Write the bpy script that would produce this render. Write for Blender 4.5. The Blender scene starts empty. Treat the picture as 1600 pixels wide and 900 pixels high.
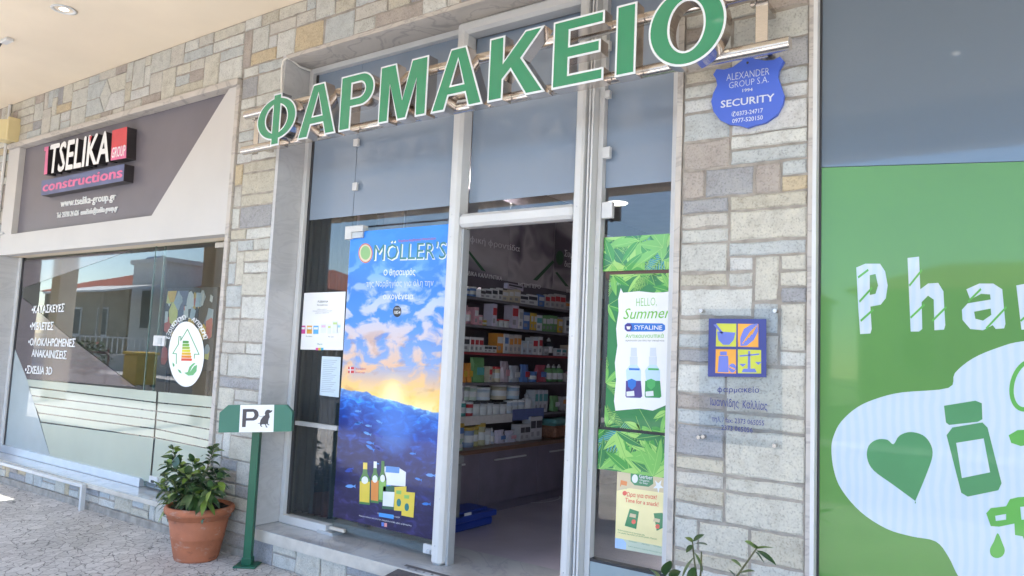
import bpy, math, random
from mathutils import Vector, Matrix, geometry
random.seed(7)
sc = bpy.context.scene
COL = sc.collection
# ------------------------------------------------------------------ camera
CAM = Vector((0.0, -3.4, 1.5))
YAW, PITCH, ROLL, FPX = math.radians(35.2147), math.radians(5.1471), math.radians(2.51405), 1170.437
fwd = Vector((-math.sin(YAW)*math.cos(PITCH), math.cos(YAW)*math.cos(PITCH), math.sin(PITCH)))
_r0 = Vector((math.cos(YAW), math.sin(YAW), 0)); _u0 = _r0.cross(fwd)
rgt = _r0*math.cos(ROLL) + _u0*math.sin(ROLL)
upv = _u0*math.cos(ROLL) - _r0*math.sin(ROLL)
cd = bpy.data.cameras.new('camera'); cam = bpy.data.objects.new('camera', cd); COL.objects.link(cam)
cd.sensor_width = 36; cd.lens = 36*FPX/1600; cd.clip_start = 0.05; cd.clip_end = 2000
M3 = Matrix((rgt, upv, -fwd)).transposed()
cam.matrix_world = Matrix.Translation(CAM) @ M3.to_4x4()
sc.camera = cam
# ------------------------------------------------------------------ light
SUN_EL, SUN_AZ = math.radians(60), math.radians(186)     # azimuth from +y, clockwise
w = bpy.data.worlds.new('World'); sc.world = w; w.use_nodes = True
nt = w.node_tree; bg = nt.nodes['Background']
sky = nt.nodes.new('ShaderNodeTexSky'); sky.sky_type = 'NISHITA'; sky.sun_disc = False
sky.sun_elevation = SUN_EL; sky.sun_rotation = SUN_AZ; sky.air_density = 1.0; sky.dust_density = 0.1; sky.ozone_density = 2.5
nt.links.new(sky.outputs[0], bg.inputs[0]); bg.inputs[1].default_value = 0.15
sd = bpy.data.lights.new('sun', 'SUN'); sd.energy = 4.2; sd.angle = math.radians(0.5); sd.color = (1, .95, .86)
sun = bpy.data.objects.new('sun', sd); COL.objects.link(sun)
sdir = Vector((math.sin(SUN_AZ)*math.cos(SUN_EL), math.cos(SUN_AZ)*math.cos(SUN_EL), math.sin(SUN_EL)))
sun.rotation_euler = sdir.to_track_quat('Z', 'Y').to_euler(); sun.location = (0, -8, 12)
sc.view_settings.view_transform = 'Standard'; sc.view_settings.look = 'None'
sc.view_settings.exposure = 2.22; sc.view_settings.gamma = 1
sc.cycles.max_bounces = 12; sc.cycles.diffuse_bounces = 6; sc.cycles.transparent_max_bounces = 16
# ------------------------------------------------------------------ picture point -> point on a real plane
def ray(px, py): return (px-800)/FPX*rgt - (py-450)/FPX*upv + fwd
def P(px, py, Y):
    d = ray(px, py); return CAM + d*((Y-CAM.y)/d.y)
def PZ(px, py, Z):
    d = ray(px, py); return CAM + d*((Z-CAM.z)/d.z)
def PX(px, py, X):
    d = ray(px, py); return CAM + d*((X-CAM.x)/d.x)
def PN(px, py, o, n):
    d = ray(px, py); return CAM + d*((o-CAM).dot(n)/d.dot(n))
# ------------------------------------------------------------------ materials
def s(r, g, b, k=1.0):
    f = lambda c: ((c/255)/12.92 if c/255 <= .04045 else ((c/255+.055)/1.055)**2.4)*k
    return (f(r), f(g), f(b))
def mat(name, col, rough=.5, metal=0, var=.12, scale=6, bump=0, bscale=60, spec=.5, coat=0, trans=0, detail=4, stretch=None):
    m = bpy.data.materials.new(name); m.use_nodes = True
    t = m.node_tree; b = t.nodes['Principled BSDF']
    b.inputs['Roughness'].default_value = rough; b.inputs['Metallic'].default_value = metal
    b.inputs['Specular IOR Level'].default_value = spec; b.inputs['Coat Weight'].default_value = coat
    b.inputs['Coat Roughness'].default_value = .04
    co = t.nodes.new('ShaderNodeTexCoord'); vec = co.outputs['Object']
    if stretch:
        mp = t.nodes.new('ShaderNodeMapping'); mp.inputs['Scale'].default_value = stretch
        t.links.new(vec, mp.inputs[0]); vec = mp.outputs[0]
    n = t.nodes.new('ShaderNodeTexNoise'); n.inputs['Scale'].default_value = scale; n.inputs['Detail'].default_value = detail
    t.links.new(vec, n.inputs['Vector'])
    mx = t.nodes.new('ShaderNodeMix'); mx.data_type = 'RGBA'
    mx.inputs[6].default_value = tuple(c*(1-var) for c in col)+(1,)
    mx.inputs[7].default_value = tuple(min(1, c*(1+var)) for c in col)+(1,)
    rr = t.nodes.new('ShaderNodeMapRange'); rr.inputs[1].default_value = .3; rr.inputs[2].default_value = .7
    t.links.new(n.outputs['Fac'], rr.inputs[0]); t.links.new(rr.outputs[0], mx.inputs[0])
    t.links.new(mx.outputs[2], b.inputs['Base Color'])
    if bump:
        n2 = t.nodes.new('ShaderNodeTexNoise'); n2.inputs['Scale'].default_value = bscale; n2.inputs['Detail'].default_value = 6
        t.links.new(vec, n2.inputs['Vector'])
        bp = t.nodes.new('ShaderNodeBump'); bp.inputs['Strength'].default_value = bump; bp.inputs['Distance'].default_value = .01
        t.links.new(n2.outputs['Fac'], bp.inputs['Height']); t.links.new(bp.outputs[0], b.inputs['Normal'])
    m['mx'] = 1
    return m
def nodes(m): return m.node_tree, m.node_tree.nodes, m.node_tree.links
def ramp(t, fac, stops, interp='LINEAR'):
    r = t.nodes.new('ShaderNodeValToRGB'); r.color_ramp.interpolation = interp
    e = r.color_ramp.elements
    while len(e) > 1: e.remove(e[-1])
    e[0].position = stops[0][0]; e[0].color = tuple(stops[0][1])+(1,)
    for p, c in stops[1:]:
        k = e.new(p); k.color = tuple(c)+(1,)
    if fac is not None: t.links.new(fac, r.inputs[0])
    return r.outputs[0]
def glass(name, tint=(.93, .97, .95), boost=1.4, rough=0.0, maxf=1.0):
    m = bpy.data.materials.new(name); m.use_nodes = True
    t, N, L = nodes(m); N.remove(N['Principled BSDF'])
    tr = N.new('ShaderNodeBsdfTransparent'); tr.inputs[0].default_value = tint+(1,)
    gl = N.new('ShaderNodeBsdfGlossy'); gl.inputs['Roughness'].default_value = rough; gl.inputs[0].default_value = (1, 1, 1, 1)
    fr = N.new('ShaderNodeFresnel'); fr.inputs[0].default_value = 1.5
    ge = N.new('ShaderNodeNewGeometry')
    inv = N.new('ShaderNodeMath'); inv.operation = 'SUBTRACT'; inv.inputs[0].default_value = 1; L.new(ge.outputs['Backfacing'], inv.inputs[1])
    mu = N.new('ShaderNodeMath'); mu.operation = 'MULTIPLY'; L.new(fr.outputs[0], mu.inputs[0]); mu.inputs[1].default_value = boost; mu.use_clamp = True
    mu2 = N.new('ShaderNodeMath'); mu2.operation = 'MULTIPLY'; L.new(mu.outputs[0], mu2.inputs[0]); L.new(inv.outputs[0], mu2.inputs[1])
    # a slightly wavy surface, as float glass set in frames shows
    co = N.new('ShaderNodeTexCoord'); no = N.new('ShaderNodeTexNoise'); no.inputs['Scale'].default_value = 1.3; no.inputs['Detail'].default_value = 0
    L.new(co.outputs['Object'], no.inputs['Vector'])
    bp = N.new('ShaderNodeBump'); bp.inputs['Strength'].default_value = .12; bp.inputs['Distance'].default_value = .006; L.new(no.outputs['Fac'], bp.inputs['Height'])
    L.new(bp.outputs[0], gl.inputs['Normal'])
    mx = N.new('ShaderNodeMixShader'); L.new(mu2.outputs[0], mx.inputs[0]); L.new(tr.outputs[0], mx.inputs[1]); L.new(gl.outputs[0], mx.inputs[2])
    L.new(mx.outputs[0], N['Material Output'].inputs[0])
    return m
# ------------------------------------------------------------------ mesh builder
class MB:
    def __init__(self): self.v = []; self.f = []; self.m = []; self.sm = []
    def add(self, vs, fs, m=0, smooth=False):
        b = len(self.v); self.v += [tuple(p) for p in vs]
        for f in fs:
            self.f.append([b+i for i in f]); self.m.append(m); self.sm.append(smooth)
        return self
    def box(self, x0, x1, y0, y1, z0, z1, m=0, c=0):
        x0, x1 = min(x0, x1), max(x0, x1); y0, y1 = min(y0, y1), max(y0, y1); z0, z1 = min(z0, z1), max(z0, z1)
        if c == 0:
            v = [(x, y, z) for x in (x0, x1) for y in (y0, y1) for z in (z0, z1)]
            f = [(0, 1, 3, 2), (4, 6, 7, 5), (0, 4, 5, 1), (2, 3, 7, 6), (0, 2, 6, 4), (1, 5, 7, 3)]
            return self.add(v, f, m)
        c = min(c, (x1-x0)/2.1, (y1-y0)/2.1, (z1-z0)/2.1)           # chamfered box
        v = []; idx = {}
        for ix, x in enumerate((x0, x1)):
            for iy, y in enumerate((y0, y1)):
                for iz, z in enumerate((z0, z1)):
                    sx, sy, sz = (c, -c)[ix], (c, -c)[iy], (c, -c)[iz]
                    for a in range(3):
                        p = [x+sx, y+sy, z+sz]; p[a] = (x, y, z)[a]
                        idx[(ix, iy, iz, a)] = len(v); v.append(tuple(p))
        f = []
        q = [(0, 0), (1, 0), (1, 1), (0, 1)]
        for sd_ in (0, 1):
            f.append([idx[(sd_, a, b, 0)] for a, b in (q if sd_ else q[::-1])])
            f.append([idx[(a, sd_, b, 1)] for a, b in (q[::-1] if sd_ else q)])
            f.append([idx[(a, b, sd_, 2)] for a, b in (q if sd_ else q[::-1])])
        for a in (0, 1):
            for b in (0, 1):
                f.append([idx[(a, b, 0, 0)], idx[(a, b, 1, 0)], idx[(a, b, 1, 1)], idx[(a, b, 0, 1)]])
                f.append([idx[(a, 0, b, 0)], idx[(a, 1, b, 0)], idx[(a, 1, b, 2)], idx[(a, 0, b, 2)]])
                f.append([idx[(0, a, b, 1)], idx[(1, a, b, 1)], idx[(1, a, b, 2)], idx[(0, a, b, 2)]])
                for d in (0, 1): f.append([idx[(a, b, d, k)] for k in range(3)])
        return self.add(v, f, m)
    def prism(self, poly, y0, y1, m=0, holes=(), mside=None):
        """poly: list of (x,z); front face at y0 (towards the street), back at y1"""
        loops = [list(poly)]+[list(h) for h in holes]
        tri = geometry.tessellate_polygon([[Vector((a, b, 0)) for a, b in l] for l in loops])
        flat = [p for l in loops for p in l]; n = len(flat)
        def area(t): a, b, c = [flat[i] for i in t]; return (b[0]-a[0])*(c[1]-a[1])-(b[1]-a[1])*(c[0]-a[0])
        tri = [tuple(t) if area(t) > 0 else tuple(t[::-1]) for t in tri]
        self.add([(a, y0, b) for a, b in flat], tri, m)
        if y1 is None: return self
        self.add([(a, y1, b) for a, b in flat], [t[::-1] for t in tri], m if mside is None else mside)
        for k, l in enumerate(loops):
            A = sum(l[i-1][0]*l[i][1]-l[i][0]*l[i-1][1] for i in range(len(l)))
            if (A > 0) == (k > 0): l = l[::-1]
            nn = len(l); vs = [(a, y0, b) for a, b in l]+[(a, y1, b) for a, b in l]
            self.add(vs, [(i, i+nn, (i+1) % nn+nn, (i+1) % nn) for i in range(nn)], m if mside is None else mside)
        return self
    def pp(self, pts, Y, th=None, m=0, holes=(), mside=None):
        """prism from picture points lying on plane y=Y; th = thickness backwards"""
        g = lambda l: [(P(a, b, Y).x, P(a, b, Y).z) for a, b in l]
        return self.prism(g(pts), Y, None if th is None else Y+th, m, [g(h) for h in holes], mside)
    def tube(self, pts, r, n=10, m=0, caps=True, r2=None):
        pts = [Vector(p) for p in pts]; rings = []; N = len(pts); up = None
        for i, p in enumerate(pts):
            d = (pts[min(i+1, N-1)]-pts[max(i-1, 0)]).normalized()
            if up is None: up = Vector((0, 0, 1)) if abs(d.z) < .9 else Vector((1, 0, 0))
            a = d.cross(up).normalized(); b = a.cross(d).normalized(); up = b
            rr = r if r2 is None else r+(r2-r)*i/(N-1)
            rings.append([p+a*math.cos(2*math.pi*k/n)*rr+b*math.sin(2*math.pi*k/n)*rr for k in range(n)])
        v = [q for R_ in rings for q in R_]
        f = [(i*n+k, i*n+(k+1) % n, (i+1)*n+(k+1) % n, (i+1)*n+k) for i in range(N-1) for k in range(n)]
        self.add(v, f, m, True)
        if caps: self.add(rings[0], [list(range(n))[::-1]], m); self.add(rings[-1], [list(range(n))], m)
        return self
    def lathe(self, prof, o=(0, 0, 0), n=32, m=0, smooth=True):
        v = []; N = len(prof)
        for r, z in prof:
            for k in range(n):
                a = 2*math.pi*k/n; v.append((o[0]+r*math.cos(a), o[1]+r*math.sin(a), o[2]+z))
        f = [(i*n+k, i*n+(k+1) % n, (i+1)*n+(k+1) % n, (i+1)*n+k) for i in range(N-1) for k in range(n)]
        return self.add(v, f, m, smooth)
    def build(self, name, mats, parent=None, loc=None, auto=None):
        me = bpy.data.meshes.new(name); me.from_pydata(self.v, [], self.f)
        for mm in (mats if isinstance(mats, (list, tuple)) else [mats]): me.materials.append(mm)
        me.polygons.foreach_set('material_index', self.m); me.polygons.foreach_set('use_smooth', self.sm)
        me.update()
        o = bpy.data.objects.new(name, me); COL.objects.link(o)
        if loc is not None: o.location = loc
        if parent is not None:
            o.parent = parent
            if parent.type == 'EMPTY': o.matrix_parent_inverse = Matrix.Translation(-Vector(parent.location))
        return o
def bevel(o, wdt=.004, seg=2):
    b = o.modifiers.new('bevel', 'BEVEL'); b.width = wdt; b.segments = seg; b.limit_method = 'ANGLE'; b.angle_limit = math.radians(40); return o
def tag(o, label, cat, group=None, kind=None):
    if label: o['label'] = label
    if cat: o['category'] = cat
    if group: o['group'] = group
    if kind: o['kind'] = kind
    return o
def thing(name, label, cat, loc=(0, 0, 0), group=None):
    o = bpy.data.objects.new(name, None); COL.objects.link(o); o.location = loc; o.empty_display_size = .1
    return tag(o, label, cat, group)
def struct(o): o['kind'] = 'structure'; return o
# ------------------------------------------------------------------ lettering (built in font)
_tc = {}
LOOK = dict(zip('ΑΒΕΖΗΙΚΜΝΟΡΤΥΧ', 'ABEZHIKMNOPTYX'))               # capitals shared by both alphabets
def _raw(body, res, bold=0):
    c = bpy.data.curves.new('t', 'FONT'); c.body = body; c.size = 1; c.resolution_u = res; c.offset = bold; c.fill_mode = 'FRONT'
    o = bpy.data.objects.new('t', c); COL.objects.link(o)
    dg = bpy.context.evaluated_depsgraph_get(); dg.update()
    me = bpy.data.meshes.new_from_object(o.evaluated_get(dg))
    v = [(a.co.x, a.co.y) for a in me.vertices]; f = []
    for p in me.polygons:
        q = list(p.vertices); a, b, cc = [v[k] for k in q[:3]]
        if (b[0]-a[0])*(cc[1]-a[1])-(b[1]-a[1])*(cc[0]-a[0]) < 0: q = q[::-1]
        f.append(q)
    bpy.data.objects.remove(o); bpy.data.curves.remove(c); bpy.data.meshes.remove(me)
    return v, f
def _fill(loops):
    flat = [p for l in loops for p in l]
    tri = geometry.tessellate_polygon([[Vector((a, b, 0)) for a, b in l] for l in loops]); f = []
    for q in tri:
        a, b, c = [flat[k] for k in q]
        f.append(list(q) if (b[0]-a[0])*(c[1]-a[1])-(b[1]-a[1])*(c[0]-a[0]) > 0 else list(q)[::-1])
    return flat, f
def _phi():
    cx, cz, rx, rz, bw = .335, .265, .295, .280, .046
    def arc(rx, rz, n):
        k = math.degrees(math.acos(bw/rx)); return [(rx*math.cos(math.radians(-k+2*k*i/n)), cz+rz*math.sin(math.radians(-k+2*k*i/n))) for i in range(n+1)]
    R_ = arc(rx, rz, 12); o = R_+[(bw, .74), (-bw, .74)]+[(-x, 2*cz-z) for x, z in R_]+[(-bw, -.24), (bw, -.24)]
    h = arc(rx-.09, rz-.075, 8)
    return _fill([[(cx+x, z) for x, z in l] for l in (o, h, [(-x, z) for x, z in h][::-1])])
OWN = {'κ': lambda: _fill([[(.08, 0), (.17, 0), (.17, .20), (.23, .265), (.40, 0), (.51, 0), (.29, .33), (.48, .545), (.365, .545), (.17, .31), (.17, .545), (.08, .545)]]),
  'π': lambda: _fill([[(.03, .465), (.12, .465), (.12, 0), (.21, 0), (.21, .465), (.43, .465), (.43, 0), (.52, 0), (.52, .465), (.62, .465), (.62, .545), (.03, .545)]]), 'φ': _phi, 'θ': lambda: _fill([ellipse(.30, .365, .245, .385, 28), [(.30+x, .365+z) for x, z in _half(.155, .305, .035)], [(.30+x, .365-z) for x, z in _half(.155, .305, .035)][::-1]])}
def _half(rx, rz, b):
    k = math.degrees(math.asin(b/rz)); return [(rx*math.cos(math.radians(k+(180-2*k)*i/12)), rz*math.sin(math.radians(k+(180-2*k)*i/12))) for i in range(13)]
def _glyph(ch, bold):
    k = (ch, bold)
    if k not in _tc:
        bar = max(p[0] for p in _raw('|', 2)[0]); adv = max(p[0] for p in _raw(ch+'|', 2)[0])-bar
        _tc[k] = (OWN[ch]() if ch in OWN else ([], []) if ch == ' ' else _raw(ch, 2, bold))+(adv,)
    return _tc[k]
def glyphs(body, bold=0, res=2):
    body = ''.join(LOOK.get(c, c) for c in body); V, F, x = [], [], 0
    for ch in body:
        v, f, adv = _glyph(ch, bold); n = len(V)
        V += [(a+x, b) for a, b in v]; F += [[n+i for i in q] for q in f]; x += adv
    return V, F
def text(mb, body, a, b, h, Y, m=0, bold=0, slant=0, res=3, th=None):
    """text on plane y=Y: baseline from picture point a to b, cap height h picture pixels at a"""
    B_ = bold if bold > 0 else 0
    v, f = glyphs(body, min(bold, 0), res)
    if not v: return mb
    x0 = min(p[0] for p in v); x1 = max(p[0] for p in v)
    A, B = P(a[0], a[1], Y), P(b[0], b[1], Y)
    x0 -= B_; x1 += B_
    hc = P(a[0], a[1]-h, Y).z-A.z
    def mp(p, y):
        t = (p[0]-x0)/(x1-x0); return (A.x+(B.x-A.x)*t+slant*p[1]/.7*hc, y, A.z+(B.z-A.z)*t+p[1]/.7*hc)
    offs = [(0, 0)] if not B_ else [(-B_, -B_*.5), (0, B_*.5), (B_, -B_*.5)]      # heavier strokes: three passes, each a hair further out
    for i, (du, dv) in enumerate(offs): mb.add([mp((p[0]+du, p[1]+dv), Y-.00015*i) for p in v], f, m)
    if th:
        ec = {}
        for t in f:
            for i in range(len(t)):
                e = (t[i], t[(i+1) % len(t)]); ec[e] = 1
        n = len(v); vs = [mp(p, Y) for p in v]+[mp(p, Y+th) for p in v]
        mb.add(vs, [(e[1], e[0], e[0]+n, e[1]+n) for e in ec if (e[1], e[0]) not in ec], m if th < 0 else m+1)
    return mb
def lines(par, name, m, items, Y, **kw):
    for it in items:
        tb = MB(); text(tb, it[0], it[1], it[2], it[3], Y, bold=it[4] if len(it) > 4 else 0, res=2, **kw); tb.build(name, m, par)
def inset(poly, d):
    """polygon (x,z) moved inwards by d (counter-clockwise = inwards)"""
    A = sum(poly[i-1][0]*poly[i][1]-poly[i][0]*poly[i-1][1] for i in range(len(poly)))
    if A < 0: poly = poly[::-1]
    out = []; n = len(poly)
    for i in range(n):
        p0, p1, p2 = Vector(poly[i-1]), Vector(poly[i]), Vector(poly[(i+1) % n])
        e1 = (p1-p0).normalized(); e2 = (p2-p1).normalized()
        n1 = Vector((-e1.y, e1.x)); n2 = Vector((-e2.y, e2.x))
        k = 1+n1.dot(n2); q = p1+(n1+n2)*(d/max(k, .35)); out.append((q.x, q.y))
    return out
def smooth(p, n=4):
    out = []; N = len(p)
    for i in range(N):
        a, b, c, d = p[i-1], p[i], p[(i+1) % N], p[(i+2) % N]
        for k in range(n):
            t = k/n
            out.append(tuple(.5*(2*b[j]+(c[j]-a[j])*t+(2*a[j]-5*b[j]+4*c[j]-d[j])*t*t+(3*b[j]-a[j]-3*c[j]+d[j])*t**3) for j in (0, 1)))
    return out
def ellipse(cx, cy, rx, ry, n=32, a0=0, a1=360):
    return [(cx+rx*math.cos(math.radians(a0+(a1-a0)*i/n)), cy+ry*math.sin(math.radians(a0+(a1-a0)*i/n))) for i in range(n+(a1-a0 != 360))]
# ================================================================== materials of the setting
M = {}
def stone_mat():
    m = mat('ashlar_stone', (.4, .4, .38), .85, bump=.5, bscale=45); t, N, L = nodes(m)
    b = N['Principled BSDF']; ge = N.new('ShaderNodeNewGeometry'); co = N.new('ShaderNodeTexCoord')
    c = ramp(t, ge.outputs['Random Per Island'], [(0, (.47, .47, .44)), (.14, (.42, .44, .44)), (.28, (.50, .48, .42)), (.42, (.45, .42, .35)), (.52, (.31, .31, .32)),
        (.60, (.53, .53, .50)), (.72, (.36, .32, .29)), (.80, (.47, .45, .41)), (.92, (.47, .39, .27)), (.96, (.50, .50, .49))], 'CONSTANT')
    n = N.new('ShaderNodeTexNoise'); n.inputs['Scale'].default_value = 9; n.inputs['Detail'].default_value = 8; n.inputs['Roughness'].default_value = .7
    va = N.new('ShaderNodeVectorMath'); va.operation = 'ADD'; L.new(co.outputs['Object'], va.inputs[0])
    cx = N.new('ShaderNodeCombineXYZ'); mu = N.new('ShaderNodeMath'); mu.operation = 'MULTIPLY'; mu.inputs[1].default_value = 37; L.new(ge.outputs['Random Per Island'], mu.inputs[0])
    L.new(mu.outputs[0], cx.inputs[0]); L.new(mu.outputs[0], cx.inputs[2]); L.new(cx.outputs[0], va.inputs[1]); L.new(va.outputs[0], n.inputs['Vector'])
    sp = N.new('ShaderNodeTexNoise'); sp.inputs['Scale'].default_value = 110; sp.inputs['Detail'].default_value = 3; L.new(co.outputs['Object'], sp.inputs['Vector'])
    g = ramp(t, n.outputs['Fac'], [(.25, (.72, .69, .66)), (.5, (1, 1, 1)), (.75, (1.16, 1.14, 1.08))])
    g2 = ramp(t, sp.outputs['Fac'], [(.3, (.7, .7, .7)), (.45, (1, 1, 1)), (.7, (1.08, 1.08, 1.08))])
    a = N.new('ShaderNodeMix'); a.data_type = 'RGBA'; a.blend_type = 'MULTIPLY'; a.inputs[0].default_value = 1; L.new(c, a.inputs[6]); L.new(g, a.inputs[7])
    e = N.new('ShaderNodeMix'); e.data_type = 'RGBA'; e.blend_type = 'MULTIPLY'; e.inputs[0].default_value = 1; L.new(a.outputs[2], e.inputs[6]); L.new(g2, e.inputs[7])
    L.new(e.outputs[2], b.inputs['Base Color'])
    return m
M['stone'] = stone_mat()
M['mortar'] = mat('mortar', (.32, .29, .255), .95, var=.25, scale=14, bump=.4)
def marble_mat(name, base, vein, rough):
    m = mat(name, base, rough, var=.06, scale=2.5); t, N, L = nodes(m); b = N['Principled BSDF']
    co = N.new('ShaderNodeTexCoord'); wv = N.new('ShaderNodeTexNoise'); wv.inputs['Scale'].default_value = 2.2; wv.inputs['Detail'].default_value = 8; wv.inputs['Distortion'].default_value = 1.6
    mp = N.new('ShaderNodeMapping'); mp.inputs['Scale'].default_value = (1, 1, 2.6); mp.inputs['Rotation'].default_value = (.2, .5, 0)
    L.new(co.outputs['Object'], mp.inputs[0]); L.new(mp.outputs[0], wv.inputs['Vector'])
    c = ramp(t, wv.outputs['Fac'], [(.3, tuple(x*.86 for x in base)), (.47, base), (.5, vein), (.53, base), (.75, tuple(min(1, x*1.1) for x in base))])
    L.new(c, b.inputs['Base Color']); return m
M['marble'] = marble_mat('grey_marble', (.52, .515, .52), (.47, .465, .475), .28)
M['lintel'] = marble_mat('weathered_marble', (.50, .46, .42), (.36, .33, .31), .55)
M['sill'] = marble_mat('polished_sill_marble', (.47, .48, .49), (.40, .41, .43), .12)
M['sill_edge'] = mat('sawn_marble_edge', (.55, .51, .45), .7, var=.12, scale=9, bump=.2)
M['white'] = mat('white_aluminium', (.62, .62, .62), .32, var=.04, scale=5)
M['alu'] = mat('grey_aluminium', (.50, .52, .54), .35, metal=.3, var=.06)
M['silver'] = mat('anodised_rail', (.62, .66, .72), .3, metal=.6, var=.05)
M['dark'] = mat('dark_gasket', (.035, .035, .04), .5)
M['soffit'] = mat('cream_soffit_paint', (.80, .69, .545), .8, var=.05, scale=1.2, bump=.06, bscale=180)
M['cream'] = mat('cream_panel', (.55, .53, .515), .5, var=.03, scale=2)
M['panel_dark'] = mat('dark_violet_board', (.155, .142, .168), .35, var=.08, scale=2)
M['glass'] = glass('clear_glass')
M['plaster'] = mat('room_plaster', (.45, .42, .42), .8, var=.06)
M['dark_wall'] = mat('dark_shelf_board', (.10, .085, .105), .5, var=.15)
M['shopfloor'] = mat('shop_floor_tile', (.45, .415, .47), .2, var=.12, scale=2)
M['steel'] = mat('brushed_steel', (.62, .58, .54), .22, metal=1, var=.06, scale=40, stretch=(1, 1, 8))
M['ink'] = mat('black_ink', (.03, .03, .035), .6)
M['inkw'] = mat('white_vinyl', (.82, .82, .82), .5, var=.03)
_d = PZ(180, 846, 0)-PZ(60, 896, 0)
PAVROT = -math.atan2(_d.y, _d.x)
def pavement_mat():
    m = mat('cracked_pattern_paving', (.36, .33, .30), .8); t, N, L = nodes(m); b = N['Principled BSDF']
    co = N.new('ShaderNodeTexCoord'); mp = N.new('ShaderNodeMapping'); mp.inputs['Scale'].default_value = (10.5, 15, 1); mr = N.new('ShaderNodeMapping'); mr.inputs['Rotation'].default_value = (0, 0, PAVROT); L.new(co.outputs['Object'], mr.inputs[0]); L.new(mr.outputs[0], mp.inputs[0])
    nz = N.new('ShaderNodeTexNoise'); nz.inputs['Scale'].default_value = 2.2; nz.inputs['Detail'].default_value = 4; L.new(mp.outputs[0], nz.inputs['Vector'])
    ad = N.new('ShaderNodeMix'); ad.data_type = 'RGBA'; ad.inputs[0].default_value = .2; L.new(mp.outputs[0], ad.inputs[6]); L.new(nz.outputs['Color'], ad.inputs[7])
    vo = N.new('ShaderNodeTexVoronoi'); vo.feature = 'DISTANCE_TO_EDGE'; vo.inputs['Scale'].default_value = 1.25; L.new(ad.outputs[2], vo.inputs['Vector'])
    vc = N.new('ShaderNodeTexVoronoi'); vc.inputs['Scale'].default_value = 1.25; L.new(ad.outputs[2], vc.inputs['Vector'])
    big = N.new('ShaderNodeTexNoise'); big.inputs['Scale'].default_value = 1.3; big.inputs['Detail'].default_value = 6; L.new(co.outputs['Object'], big.inputs['Vector'])
    fine = N.new('ShaderNodeTexNoise'); fine.inputs['Scale'].default_value = 60; fine.inputs['Detail'].default_value = 4; L.new(co.outputs['Object'], fine.inputs['Vector'])
    base = ramp(t, big.outputs['Fac'], [(.3, (.50, .48, .46)), (.5, (.60, .58, .56)), (.72, (.68, .66, .64))])
    cell = ramp(t, vc.outputs['Color'], [(.1, (.88, .88, .88)), (.9, (1.1, 1.1, 1.1))])
    fg = ramp(t, fine.outputs['Fac'], [(.3, (.85, .85, .85)), (.7, (1.1, 1.1, 1.1))])
    # joints fade in and out with wear
    wid = N.new('ShaderNodeMapRange'); wid.inputs[1].default_value = .35; wid.inputs[2].default_value = .7; wid.inputs[3].default_value = .012; wid.inputs[4].default_value = .06; L.new(nz.outputs['Fac'], wid.inputs[0])
    jr = N.new('ShaderNodeMapRange'); jr.inputs[1].default_value = .012; L.new(vo.outputs['Distance'], jr.inputs[0]); L.new(wid.outputs[0], jr.inputs[2]); jr.inputs[3].default_value = .36; jr.inputs[4].default_value = 1
    cur = base
    for k in (cell, fg, jr.outputs[0]):
        x = N.new('ShaderNodeMix'); x.data_type = 'RGBA'; x.blend_type = 'MULTIPLY'; x.inputs[0].default_value = 1; L.new(cur, x.inputs[6]); L.new(k, x.inputs[7]); cur = x.outputs[2]
    L.new(cur, b.inputs['Base Color'])
    bp = N.new('ShaderNodeBump'); bp.inputs['Strength'].default_value = .6; bp.inputs['Distance'].default_value = .008; L.new(jr.outputs[0], bp.inputs['Height']); L.new(bp.outputs[0], b.inputs['Normal'])
    return m
M['paving'] = pavement_mat()
M['asphalt'] = mat('asphalt', (.055, .055, .055), .9, var=.25, scale=20, bump=.3)
M['earth'] = mat('pale_ground', (.30, .27, .22), .95, var=.2, scale=.3)
# ================================================================== ground
struct(MB().box(-140, 90, -140, -3, -.9, -.125).box(-140, 90, -3, 60, -.9, -.125).build('ground', M['earth']))
struct(MB().box(-70, 40, -5.6, .35, -.12, 0).build('pavement', M['paving']))
struct(bevel(MB().box(-70, 40, -5.75, -5.602, -.12, .005).build('kerb', M['sill_edge']), .015))
struct(MB().box(-90, 60, -12.4, -5.752, -.123, -.105).build('road', M['asphalt']))
struct(MB().box(-90, 60, -14.2, -12.402, -.123, 0).build('opposite_pavement', M['paving']))
# ================================================================== the building
BL = thing('commercial_building', 'stone clad commercial building with a cream soffit over two shopfronts', 'building', (0, 0, 0))
def stones(mb, x0, x1, z0, z1, uw=.105, uh=.088, g=.006, big=.5):
    nx = max(1, round((x1-x0)/uw)); nz = max(1, round((z1-z0)/uh)); uw = (x1-x0)/nx; uh = (z1-z0)/nz
    used = set()
    for j in range(nz):
        for i in range(nx):
            if (i, j) in used: continue
            h = (3 if (random.random() < .22 and j+2 < nz) else 2) if (random.random() < big and j+1 < nz) else 1
            wv = random.choice([2, 2, 3, 3, 4] if h == 1 else [1, 2, 2, 3] if h == 2 else [1, 2, 2])
            k = 0
            while k < wv and i+k < nx and all((i+k, j+q) not in used for q in range(h)): k += 1
            if k == 0: h = 1; k = 1
            if k > 1 and i+k == nx-1 and all((nx-1, j+q) not in used for q in range(h)) : k += 1
            for a in range(k):
                for q in range(h): used.add((i+a, j+q))
            jit = lambda: random.uniform(-.0025, .0025)
            stone(mb, x0+i*uw+g+jit(), x0+(i+k)*uw-g+jit(), z0+j*uh+g+jit(), z0+(j+h)*uh-g+jit())
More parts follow.
